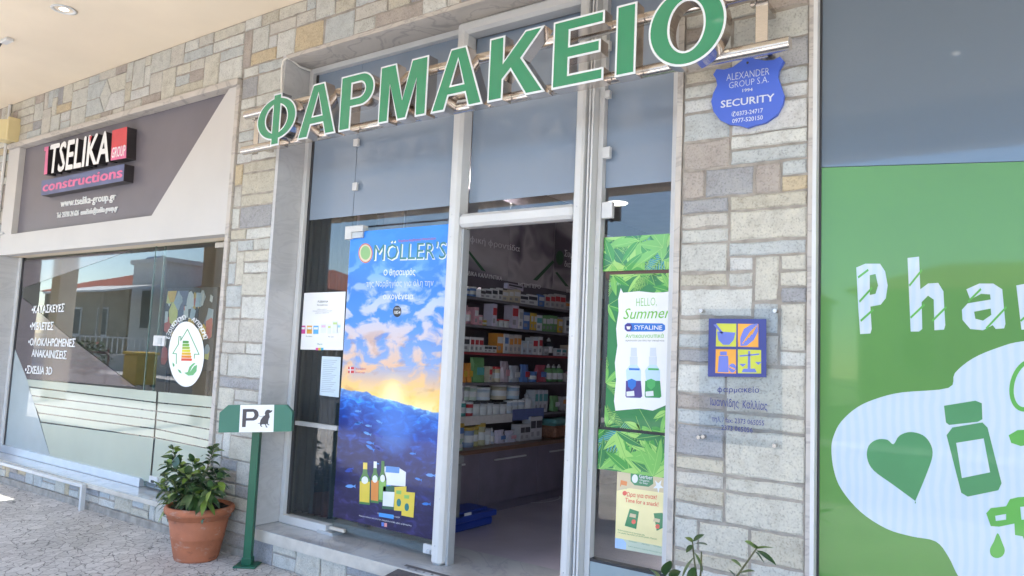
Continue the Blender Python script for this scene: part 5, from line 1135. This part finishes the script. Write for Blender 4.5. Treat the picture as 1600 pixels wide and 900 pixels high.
def row(zsurf, X, items, cf, depth=.02):
    for kind, x0, x1, top, col, lab, label, cat in items:
        xm = (x0+x1)/2
        # base point on the shelf surface and apparent width -> real width and height
        p0, p1 = PX(*cf(x0, 0), X), PX(*cf(x1, 0), X); y0, y1 = p0.y, p1.y
        w_ = max(.03, (y1-y0)*.97); c = (y0+y1)/2
        pt = PX(*cf(xm, top), X); h = max(.03, pt.z-zsurf)
        if h > .5: h = .3
        hq = round(h/.012)*.012; wq = round(w_/.012)*.012
        o, new = make_pack(kind, wq, hq, col, lab)
        if not new:
            r = o.copy(); COL.objects.link(r)
            for ch_ in o.children: q_ = ch_.copy(); COL.objects.link(q_); q_.parent = r
            o = r
        o.location = (X-depth-.05, c, zsurf+.001); o.rotation_euler = (0, 0, random.uniform(-.12, .12))
        tag(o, label, cat, 'goods on the pharmacy shelves')
cA = lambda x, y: c1(x, y)
cB = lambda x, y: (700+x/5, 540+y/5)
def series(kind, xs, top, col, lab, label, cat): return [(kind, a, b, top, col, lab, label, cat) for a, b in zip(xs, xs[1:])]
random.seed(9)
R = []
R += series('can', [80, 146], 432, YEL, RED, 'yellow jar with a red lid at the left end of the top shelf', 'jar')
R += series('can', [148, 188, 226], 468, BLU, WHT, 'blue and white tin next to the yellow jar on the top shelf', 'tin')
R += series('box', [230, 268, 304, 340, 370], 478, WHT, BLK, 'white carton with dark oval mark on the top shelf', 'carton')
R += series('box', [372, 406, 437, 478], 486, (.55, .48, .36), WHT, 'cream carton in the middle of the top shelf', 'carton')
R += series('box', [480, 525, 582], 512, WHT, BLK, 'white carton with black ring mark on the top shelf', 'carton')
R += series('box', [585, 625], 518, BLU, WHT, 'dark blue carton on the top shelf', 'carton')
R += series('box', [627, 658, 690, 720, 752], 513, (.5, .47, .47), RED, 'pale carton with red print right of the dark blue one on the top shelf', 'carton')
R += series('box', [755, 785, 820], 556, GRY, ORG, 'low grey carton at the right end of the top shelf', 'carton')
row(SH[0], XS, R, cA)
zz = max(o.location.z+o.dimensions.z for o in COL.objects if o.type == 'MESH' and o.get('label') == 'cream carton in the middle of the top shelf')+.0
row(SH[0]+PX(*cA(440, 484), XS).z-SH[0], XS, series('box', [385, 500], 452, LIL, BLK, 'lilac carton lying on top of the cream cartons', 'carton'), cA)
R = series('bottle', [78, 102, 126], 588, LIL, LIL, 'pale lilac bottle at the left end of the second shelf', 'bottle')
R += series('bottle', [128, 168], 575, WHT, WHT, 'white pump bottle on the second shelf', 'bottle')
R += series('bottle', [169, 205], 580, PNK, PNK, 'pink pump bottle on the second shelf', 'bottle')
R += series('box', [207, 232], 592, PNK, WHT, 'tall pink carton right of the pink pump bottle', 'carton'); R += series('box', [233, 256], 642, PNK, WHT, 'short pink carton right of the pink pump bottle', 'carton')
R += series('can', [262, 282, 304], 672, GLD, GLD, 'small gold jar on the second shelf', 'jar')
R += series('box', [314, 340], 570, LIL, RED, 'lilac display side left of the small white jars', 'display'); R += series('box', [436, 470], 572, LIL, RED, 'lilac display side right of the small white jars', 'display')
R += series('can', [342, 372, 404, 434], 668, WHT, RED, 'small white jar in the lilac display on the second shelf', 'jar')
R += series('box', [472, 500], 600, WHT, GRY, 'white carton beside the lilac display', 'carton'); R += series('box', [502, 540], 622, BLU, WHT, 'blue and white carton on the second shelf', 'carton')
R += series('box', [542, 562, 582], 630, YEL, WHT, 'yellow carton on the second shelf', 'carton'); R += series('box', [584, 616], 640, WHT, TEA, 'white carton with teal print on the second shelf', 'carton')
R += series('box', [618, 640, 662, 684, 706], 645, GRN, WHT, 'green carton in the row on the second shelf', 'carton'); R += series('box', [708, 740], 662, YEL, WHT, 'yellow carton right of the green ones on the second shelf', 'carton')
R += series('box', [760, 790, 818], 655, WHT, BLK, 'white carton with black print at the right end of the second shelf', 'carton')
row(SH[1], XS, R, cA)
R = series('bag', [60, 108], 730, (.42, .42, .52), BLU, 'shiny pale pack at the left end of the third shelf', 'pack')
R += series('box', [110, 146, 184], 770, WHT, BLK, 'white carton with black label on the third shelf', 'carton'); R += series('box', [186, 212, 240, 268], 775, WHT, RED, 'white carton with red label on the third shelf', 'carton')
R += series('box', [270, 296, 322, 348], 822, WHT, BLK, 'short white carton in a row on the third shelf', 'carton'); R += series('box', [350, 386], 755, ORG, WHT, 'orange and white carton on the third shelf', 'carton')
R += series('box', [388, 420], 757, WHT, BLU, 'tall white carton with blue label on the third shelf', 'carton'); R += series('box', [422, 446, 470, 496], 762, (.5, .44, .42), ORG, 'beige carton with orange label on the third shelf', 'carton')
R += series('box', [498, 532, 566], 800, (.5, .55, .62), WHT, 'pale blue carton on the third shelf', 'carton'); R += series('box', [568, 596, 624], 775, WHT, RED, 'white carton with red label right of the pale blue ones', 'carton')
R += series('box', [628, 662], 838, GRY, WHT, 'low grey carton right of centre on the third shelf', 'carton'); R += series('bottle', [668, 700], 775, BLK, WHT, 'dark spray bottle with white cap on the third shelf', 'bottle')
R += series('box', [704, 738, 768], 842, WHT, TEA, 'white carton with teal square on the third shelf', 'carton'); R += series('box', [775, 815], 822, (.5, .4, .3), ORG, 'tan carton at the right end of the third shelf', 'carton')
row(SH[2], XS, R, cA)
R = series('bag', [58, 102, 148, 192, 236], 138, ORG, YEL, 'orange bag at the left end of the fourth shelf', 'bag')
R += series('bag', [238, 335], 100, GRN, TEA, 'large green and teal bag on the fourth shelf', 'bag'); R += series('box', [346, 372], 168, (.5, .45, .38), RED, 'beige carton left of the heart tins', 'carton')
R += series('can', [374, 416, 458], 168, (.55, .48, .36), RED, 'cream tin with red heart on the fourth shelf', 'tin'); R += series('bag', [462, 528], 130, (.45, .36, .42), PNK, 'pinkish clear bag on the fourth shelf', 'bag')
R += series('bag', [532, 612], 165, (.38, .40, .46), WHT, 'crumpled grey clear bag on the fourth shelf', 'bag'); R += series('bag', [616, 684], 150, BLU, RED, 'blue blister pack on the fourth shelf', 'pack'); R += series('can', [690, 735], 205, BLU, BLU, 'small blue tub on the fourth shelf', 'tub')
R += series('bag', [738, 815], 150, (.40, .08, .12), BLU, 'dark red blister pack on the fourth shelf', 'pack'); R += series('bottle', [818, 860, 900, 940], 150, GRN, WHT, 'green spray bottle in the row on the fourth shelf', 'bottle'); R += series('box', [942, 972], 215, (.5, .42, .4), WHT, 'small beige carton right of the green bottles', 'carton'); R += series('box', [1005, 1030], 205, PNK, WHT, 'pink carton at the right end of the fourth shelf', 'carton')
row(SH[3], XS, R, cB)
R = series('can', [45, 98, 152, 204], 430, TEA, WHT, 'small teal milk tin at the left of the fifth shelf', 'tin'); R += series('can', [206, 260], 448, RED, WHT, 'small red and white milk tin on the fifth shelf', 'tin')
R += series('can', [262, 314, 366, 414, 464, 514], 440, (.55, .56, .6), BLK, 'small white milk tin with dark lid on the fifth shelf', 'tin'); R += series('can', [516, 562, 606, 652], 428, (.50, .56, .66), WHT, 'small pale blue milk tin on the fifth shelf', 'tin')
R += series('bottle', [655, 705], 370, WHT, WHT, 'white pump bottle right of the milk tins', 'bottle'); R += series('box', [708, 738, 772, 812], 345, (.5, .52, .56), TEA, 'tall pale tube carton on the fifth shelf', 'carton'); R += series('bag', [855, 925], 392, GRN, WHT, 'pale green pack right on the fifth shelf', 'pack'); R += series('box', [935, 968, 1002], 405, (.45, .42, .44), ORG, 'grey carton at the right end of the fifth shelf', 'carton')
row(SH[4], XS, R, cB)
def stack(kind, items, X=XS):
    for x0, x1, top, bot, col, lab, label, cat in items:
        zb = PX(*cB((x0+x1)/2, bot), X-.07).z
        row(zb, X-.05, [(kind, x0, x1, top, col, lab, label, cat)], cB)
zb5 = SH[4]+.165
R = series('can', [95, 182], 305, (.55, .55, .62), WHT, 'large white milk tin stacked on the teal tins', 'tin'); R += series('can', [184, 236], 308, (.40, .50, .42), WHT, 'large green and white milk tin stacked on the small tins', 'tin'); R += series('can', [238, 290], 322, (.45, .55, .5), WHT, 'white milk tin with green foot stacked on the small tins', 'tin'); R += series('can', [300, 385], 330, (.50, .58, .68), WHT, 'large pale blue milk tin stacked on the white tins', 'tin'); R += series('can', [425, 506], 305, (.45, .40, .30), WHT, 'large golden milk tin stacked on the white tins', 'tin'); R += series('can', [532, 606], 310, (.36, .48, .62), WHT, 'large blue milk tin stacked on the pale blue tins', 'tin')
zs_ = PX(*cB(300, 432), XS).z
row(zs_, XS-.01, R, cB, .03)
tag(MB().box(XS+.002, XS+.012, PX(*cB(45, 540), XS).y, PX(*cB(495, 530), XS).y, SH[4]-.06, SH[4]+.012).build('shelf_talker', pmat((.55, .53, .52))), 'white price strip along the front of the fifth shelf', 'price strip')
tag(MB().box(XS+.002, XS+.012, PX(*cB(500, 530), XS).y, PX(*cB(740, 530), XS).y, SH[4]-.05, SH[4]+.045).build('shelf_talker', pmat((.10, .14, .32))), 'blue advertising strip on the front of the fifth shelf', 'price strip')
XC = -3.66
R = series('can', [50, 112], 650, BLU, BLU, 'dark blue tin at the left of the counter', 'tin'); R += series('can', [150, 218], 615, BLU, GLD, 'tall blue tin with gold lid on the counter', 'tin'); R += series('can', [222, 292], 640, (.25, .33, .50), GLD, 'wide blue grey tin with gold lid on the counter', 'tin'); R += series('can', [294, 334], 640, (.42, .40, .2), GLD, 'green and blue tin with gold lid on the counter', 'tin'); R += series('can', [336, 386], 605, (.40, .38, .25), GLD, 'tallest tin with gold lid on the counter', 'tin')
R += series('can', [390, 430], 650, (.5, .5, .54), GRY, 'slim white tin right of the gold lidded tins', 'tin'); R += series('bottle', [434, 462], 645, (.4, .46, .6), WHT, 'slim blue bottle on the counter', 'bottle'); R += series('bag', [466, 545], 670, LIL, BLU, 'lilac wipes pack on the counter', 'pack'); R += series('bag', [546, 625], 668, (.52, .5, .62), PNK, 'pale wipes pack on the counter', 'pack')
R += series('box', [630, 668, 708], 620, (.45, .45, .48), BLK, 'grey carton behind the wipes packs on the counter', 'carton'); R += series('box', [710, 750, 798], 560, (.5, .5, .53), BLK, 'tall white carton with dark print on the counter', 'carton')
row(zc_, XC, R, cB, .05)
R = series('bag', [40, 212], 738, (.42, .55, .45), WHT, 'pale green wipes pack at the front left of the counter', 'pack'); row(zc_, -3.60, R, cB, .02)
bk = thing('wicker_basket', 'low brown basket with a teal cloth on the right of the counter', 'basket', (-3.72, PX(*cB(910, 640), -3.7).y, zc_))
by = bk.location.y; MB().box(-3.85, -3.63, by-.28, by+.3, zc_+.001, zc_+.11, c=.02).build('body', mat('wicker', (.22, .10, .06), .8, var=.3, scale=60, bump=.6), bk); MB().box(-3.84, -3.64, by-.27, by+.29, zc_+.1105, zc_+.17, c=.028).build('cloth', pmat((.12, .32, .32)), bk)
# ---- crate, bin, floor sticker, lamp, drapes
cr0 = PZ(770, 822, FL)
cr = thing('storage_crate', 'blue plastic storage crate with a lid on the shop floor by the door', 'crate', (-3.5, 1.0, FL))
M['bluep2'] = mat('blue_plastic', (.02, .055, .33), .4)
cx0, cx1 = -3.75, -3.385; cy0, cy1 = .80, 1.33
ztop = PX(775, 796, cx1).z
bevel(MB().box(cx0+.02, cx1-.02, cy0+.02, cy1-.02, FL+.001, ztop-.045).build('tub', M['bluep2'], cr), .02); bevel(MB().box(cx0, cx1, cy0, cy1, ztop-.044, ztop).box(cx0+.05, cx1-.05, cy0+.05, cy1-.05, ztop+.0005, ztop+.02).build('lid', M['bluep2'], cr), .01)
MB().box(cx1-.0195, cx1-.015, .95, 1.03, FL+.07, FL+.13).build('label', M['inkw'], cr)
gbn = thing('grey_bin', 'grey plastic bin behind the blue crate', 'bin', (-3.5, 1.5, FL)); 
by_ = PX(721, 760, -3.42).y; bz_ = PX(715, 712, -3.42).z
bevel(MB().box(-3.58, -3.42, by_-.3, by_, FL+.001, bz_-.06).build('body', mat('grey_plastic', (.22, .23, .24), .5), gbn), .012); bevel(MB().box(-3.59, -3.41, by_-.31, by_+.01, bz_-.059, bz_).build('lid', bpy.data.materials['grey_plastic'], gbn), .012)
fs = PZ(835, 777, FL+.002)
def disc(cx, cy, rx, ry, z, n=28): return [(cx+rx*math.cos(2*math.pi*k/n), cy+ry*math.sin(2*math.pi*k/n), z) for k in range(n)]
ms = MB(); a = disc(fs.x, fs.y, .22, .30, FL+.0035); b = disc(fs.x, fs.y, .205, .285, FL+.0035); ms.add(a+b, [(i, (i+1) % 28, (i+1) % 28+28, i+28) for i in range(28)])
tag(ms.build('floor_sticker', pmat((.32, .30, .34))), 'faint oval distance sticker on the shop floor', 'floor sticker')
lq = PZ(964, 318, 3.115)
tag(MB().lathe([(.11, 0), (.10, -.008), (.0004, -.009)], (lq.x, lq.y, 3.118), 28).build('ceiling_lamp', None or M['lampglow']), 'lit round ceiling lamp inside the pharmacy seen through the right pane', 'lamp')
pl_ = bpy.data.lights.new('shop_fill', 'AREA'); pl_.shape = 'DISK'; pl_.size = .5; pl_.energy = 280; pl_.color = (1, .93, .9); plo = bpy.data.objects.new('shop_fill', pl_); COL.objects.link(plo); plo.location = (lq.x-.6, lq.y-1.6, 3.10)  # fill light added to brighten the interior, set apart from the ceiling lamp
M['drape'] = mat('dark_blue_drape', (.045, .05, .07), .8)
mb = MB(); n = 60; v = []
for i in range(n+1):
    x = -4.885+.62*i/n; y = .52+.025*math.sin(i*.9)+.008*math.sin(i*2.3)
    v += [(x, y, .24), (x, y, 3.0)]
mb.add(v, [(2*i, 2*i+2, 2*i+3, 2*i+1) for i in range(n)], 0, True)
mb.add([(a, b+.01, c) for a, b, c in v], [(2*i+1, 2*i+3, 2*i+2, 2*i) for i in range(n)], 0, True)
tag(mb.build('curtain', M['drape']), 'dark vertical folds of a curtain behind the narrow left pane of the pharmacy', 'curtain')
# ---- things in the office seen through the glass
op = P(300, 470, 2.2)
pic = thing('display_picture', 'colourful picture board standing inside the office behind the glass door', 'picture', (P(294, 520, .9).x, .95, .235))
q1, q2_ = P(262, 455, .95), P(327, 575, .95)
MB().box(q1.x-.03, q2_.x+.03, .955, .98, q2_.z-.03, q1.z+.03).box(q1.x+.05, q1.x+.09, .981, 1.01, .236, q1.z).box(q2_.x-.09, q2_.x-.05, .981, 1.01, .236, q1.z).build('frame', M['dark'], pic)
random.seed(31); mb = MB(); cols = [(.5, .1, .08), (.6, .35, .05), (.3, .35, .4), (.55, .5, .15), (.1, .12, .2), (.5, .5, .5)]
nx, nz = 0, 0
for k in range(70):
    x, z, rr_ = random.uniform(q1.x, q2_.x), random.uniform(q2_.z, q1.z), random.uniform(.03, .10)
    n_k = random.choice([4, 4, 6, 9]); a0 = random.uniform(0, 1)
    p = clip([(x+rr_*random.uniform(.8, 1.2)*math.cos(a0+6.283*i/n_k), z+rr_*1.3*random.uniform(.8, 1.2)*math.sin(a0+6.283*i/n_k)) for i in range(n_k)], q1.x, q2_.x, q2_.z, q1.z)
    if p: mb.prism(p, .953-.0002*k, None, random.randrange(6))
for i in range(nx):
    for j in range(nz):
        w_ = (q2_.x-q1.x)/nx; h = (q1.z-q2_.z)/nz; x = q1.x+i*w_; z = q2_.z+j*h; e = random.uniform(-.2, .3)*w_
        mb.add([(x-.01, .952-.0004*((i*2+j) % 3), z), (x+w_+e, .952-.0004*((i*2+j) % 3), z), (x+w_, .952-.0004*((i*2+j) % 3), z+h*1.02), (x+e, .952-.0004*((i*2+j) % 3), z+h*1.02)], [(0, 1, 2, 3)], random.randrange(6))
mb.build('canvas', [pmat(c) for c in cols], pic)
# ================================================================== the street behind the viewer, seen in the glass
def mirz(px, py, Z, G=.21):
    d = ray(px, py); t_ = (Z-CAM.z)/d.z; p = CAM+d*t_; return Vector((p.x, 2*G-p.y, Z))
def miry(px, py, Yo, G=.21):
    d = ray(px, py); t_ = (2*G-CAM.y-Yo-0)/d.y if 0 else ((2*G-Yo)-CAM.y)/d.y; p = CAM+d*t_; return Vector((p.x, Yo, p.z))
M['housewall'] = mat('buff_house_wall', (.36, .30, .22), .9, var=.12, scale=1); M['tileroof'] = mat('red_tile_roof', (.34, .10, .055), .8, var=.2, scale=3); M['whitewash'] = mat('whitewash', (.68, .68, .66), .8)
def house(name, label, x0, x1, y0, y1, h, rh, wm, gable=True, group=None):
    t = thing(name, label, 'house', ((x0+x1)/2, (y0+y1)/2, 0), group)
    MB().box(x0, x1, y0, y1, -.12, h).build('wall', M[wm], t)
    if rh:
        m_ = (y0+y1)/2; v = [(x0-.4, y0-.4, h), (x1+.4, y0-.4, h), (x1+.4, y1+.4, h), (x0-.4, y1+.4, h), (x0+2, m_, h+rh), (x1-2, m_, h+rh)]
        MB().add(v, [(0, 1, 5, 4), (2, 3, 4, 5), (1, 2, 5), (3, 0, 4), (3, 2, 1, 0)]).build('roof', M['tileroof'], t)
    else: MB().box(x0-.15, x1+.15, y0-.15, y1+.15, h, h+.25).build('roof', M[wm], t)
    n = int((x1-x0)/3.2)
    for i in range(n):
        x = x0+1.2+i*3.2; f = MB().box(x, x+1.2, y1, y1+.06, h*.35, h*.75).build('window', M['whitewash'], t); MB().box(x+.1, x+1.1, y1+.061, y1+.07, h*.35+.1, h*.75-.1).build('pane', M['dark'], f)
    return t
zr1 = miry(75, 415, -20).z; xl, xr = miry(75, 415, -20).x, miry(204, 430, -20).x
hz = miry(205, 436, -20).z
house('house', 'low buff house with a red tiled roof across the street', xl, xr, -30, -20, hz-.6, 1.7, 'housewall')
hx = miry(172, 412, -22); t = thing('solar_heater', 'solar water heater on the red tiled roof', 'solar heater', (hx.x, -24.5, hz+.7))
MB().box(hx.x-1.2, hx.x+1.0, -25, -24.6, hz+.6, hz+1.9).build('panel', M['panel_dark'], t); MB().tube([(hx.x-1.1, -25.3, hz+2.1), (hx.x+1.0, -25.3, hz+2.1)], .28, 14).build('tank', M['steel'], t)
w0, w1 = miry(206, 445, -19), miry(262, 425, -19)
house('house', 'flat roofed white block house across the street', w0.x, w1.x, -27, -19, w0.z+1.2, 0, 'whitewash')
g0, g1 = miry(265, 440, -21), miry(345, 440, -21)
house('house', 'buff house with a tiled roof right of the white block across the street', g0.x, g1.x+6, -30, -21, g0.z-.4, 1.4, 'housewall')
house('house', 'long pale house far along the opposite side of the street', -24, -8, -34, -22, 4.6, 1.5, 'whitewash')
house('house', 'wide buff house opposite the pharmacy', -5, 12, -36, -24, 4.2, 1.6, 'housewall')
# shed roof, fence of white bars on a low wall
s0, s1 = miry(68, 447, -15), miry(160, 455, -15)
t = thing('lean_to_shed', 'pale corrugated lean to shed roof across the street', 'shed', (s0.x, -15.5, 0)); MB().add([(s0.x, -15, s0.z-.3), (s1.x, -15, s0.z-.3), (s1.x, -18, s0.z+.3), (s0.x, -18, s0.z+.3), (s0.x, -15, s0.z-.4), (s1.x, -15, s0.z-.4), (s1.x, -18, s0.z+.2), (s0.x, -18, s0.z+.2)], [(0, 1, 2, 3), (7, 6, 5, 4), (0, 4, 5, 1), (1, 5, 6, 2), (2, 6, 7, 3), (3, 7, 4, 0)]).build('roof', M['whitewash'], t)
for x in (s0.x+.3, s1.x-.3, (s0.x+s1.x)/2): MB().box(x-.06, x+.06, -15.2, -15.08, -.1, s0.z-.4).build('leg', M['housewall'], t)
t = thing('garden_wall', 'low pale wall with white bars along the opposite pavement', 'wall', (-30, -14.3, 0))
MB().box(-64, 30, -14.6, -14.3, -.12, .75).build('base', mat('grey_render', (.42, .41, .39), .9, var=.15, scale=1), t)
fn = MB()
for i in range(100):
    x = -62+i*.5; fn.box(x, x+.05, -14.47, -14.43, .75, 1.55)
fn.box(-62, -12, -14.48, -14.42, 1.5, 1.56).build('railing', M['whitewash'], t)
# flower bush, barrier railing, yellow bin near the kerb
random.seed(8); M['bushleaf'] = mat('bush_leaf', (.06, .09, .03), .6, var=.4, scale=5); M['flower'] = mat('red_flower', (.55, .05, .06), .6)
bb0 = mirz(132, 592, 0); fl_ = MB()
for k in range(900):
    a, r = random.uniform(0, 6.28), random.uniform(0, 1)**.5; zz_ = random.uniform(.15, 1.35); rr_ = 1.15*(1-abs(zz_-.75)/1.1)
    p = Vector((bb0.x+math.cos(a)*r*rr_*1.3, bb0.y+math.sin(a)*r*rr_*.6, zz_)); leaf3(fl_, p, (random.uniform(-1, 1), random.uniform(-1, 1), random.uniform(-.3, .8)), .12, .035, 1 if random.random() < .035 else 0, .2)
bt2 = thing('flower_bush', 'round bush with red flowers at the kerb of the arcade', 'bush', tuple(bb0)); fl_.build('foliage', [M['bushleaf'], M['flower']], bt2); MB().tube([tuple(bb0), (bb0.x, bb0.y, .7)], .04).build('trunk', M['twig'], bt2)
r0, r1 = mirz(60, 592, 0), mirz(196, 600, 0); ry = (r0.y+r1.y)/2
tag(MB().tube([(r0.x, ry, 0), (r0.x, ry, .9), (r0.x+.1, ry, 1.0), (r1.x-.1, ry, 1.0), (r1.x, ry, .9), (r1.x, ry, 0)], .035).tube([(r0.x, ry, .5), (r1.x, ry, .5)], .025).build('barrier_rail', mat('brown_red_paint', (.10, .04, .035), .5)), 'dark red tubular barrier along the kerb', 'railing')
y0_ = mirz(216, 605, 0); t = thing('waste_bin', 'yellow recycling bin on the street side', 'bin', tuple(y0_)); M['yellowp'] = mat('yellow_plastic', (.62, .40, .04), .5)
bevel(MB().box(y0_.x-.4, y0_.x+.4, y0_.y-.35, y0_.y+.35, .08, 1.0).build('body', M['yellowp'], t), .04); bevel(MB().box(y0_.x-.44, y0_.x+.44, y0_.y-.4, y0_.y+.4, 1.001, 1.1).build('lid', M['yellowp'], t), .03)
for sx in (-.3, .3): MB().tube([(y0_.x+sx-.04, y0_.y-.3, .08), (y0_.x+sx+.04, y0_.y-.3, .08)], .08, 12).build('wheel', M['dark'], t)
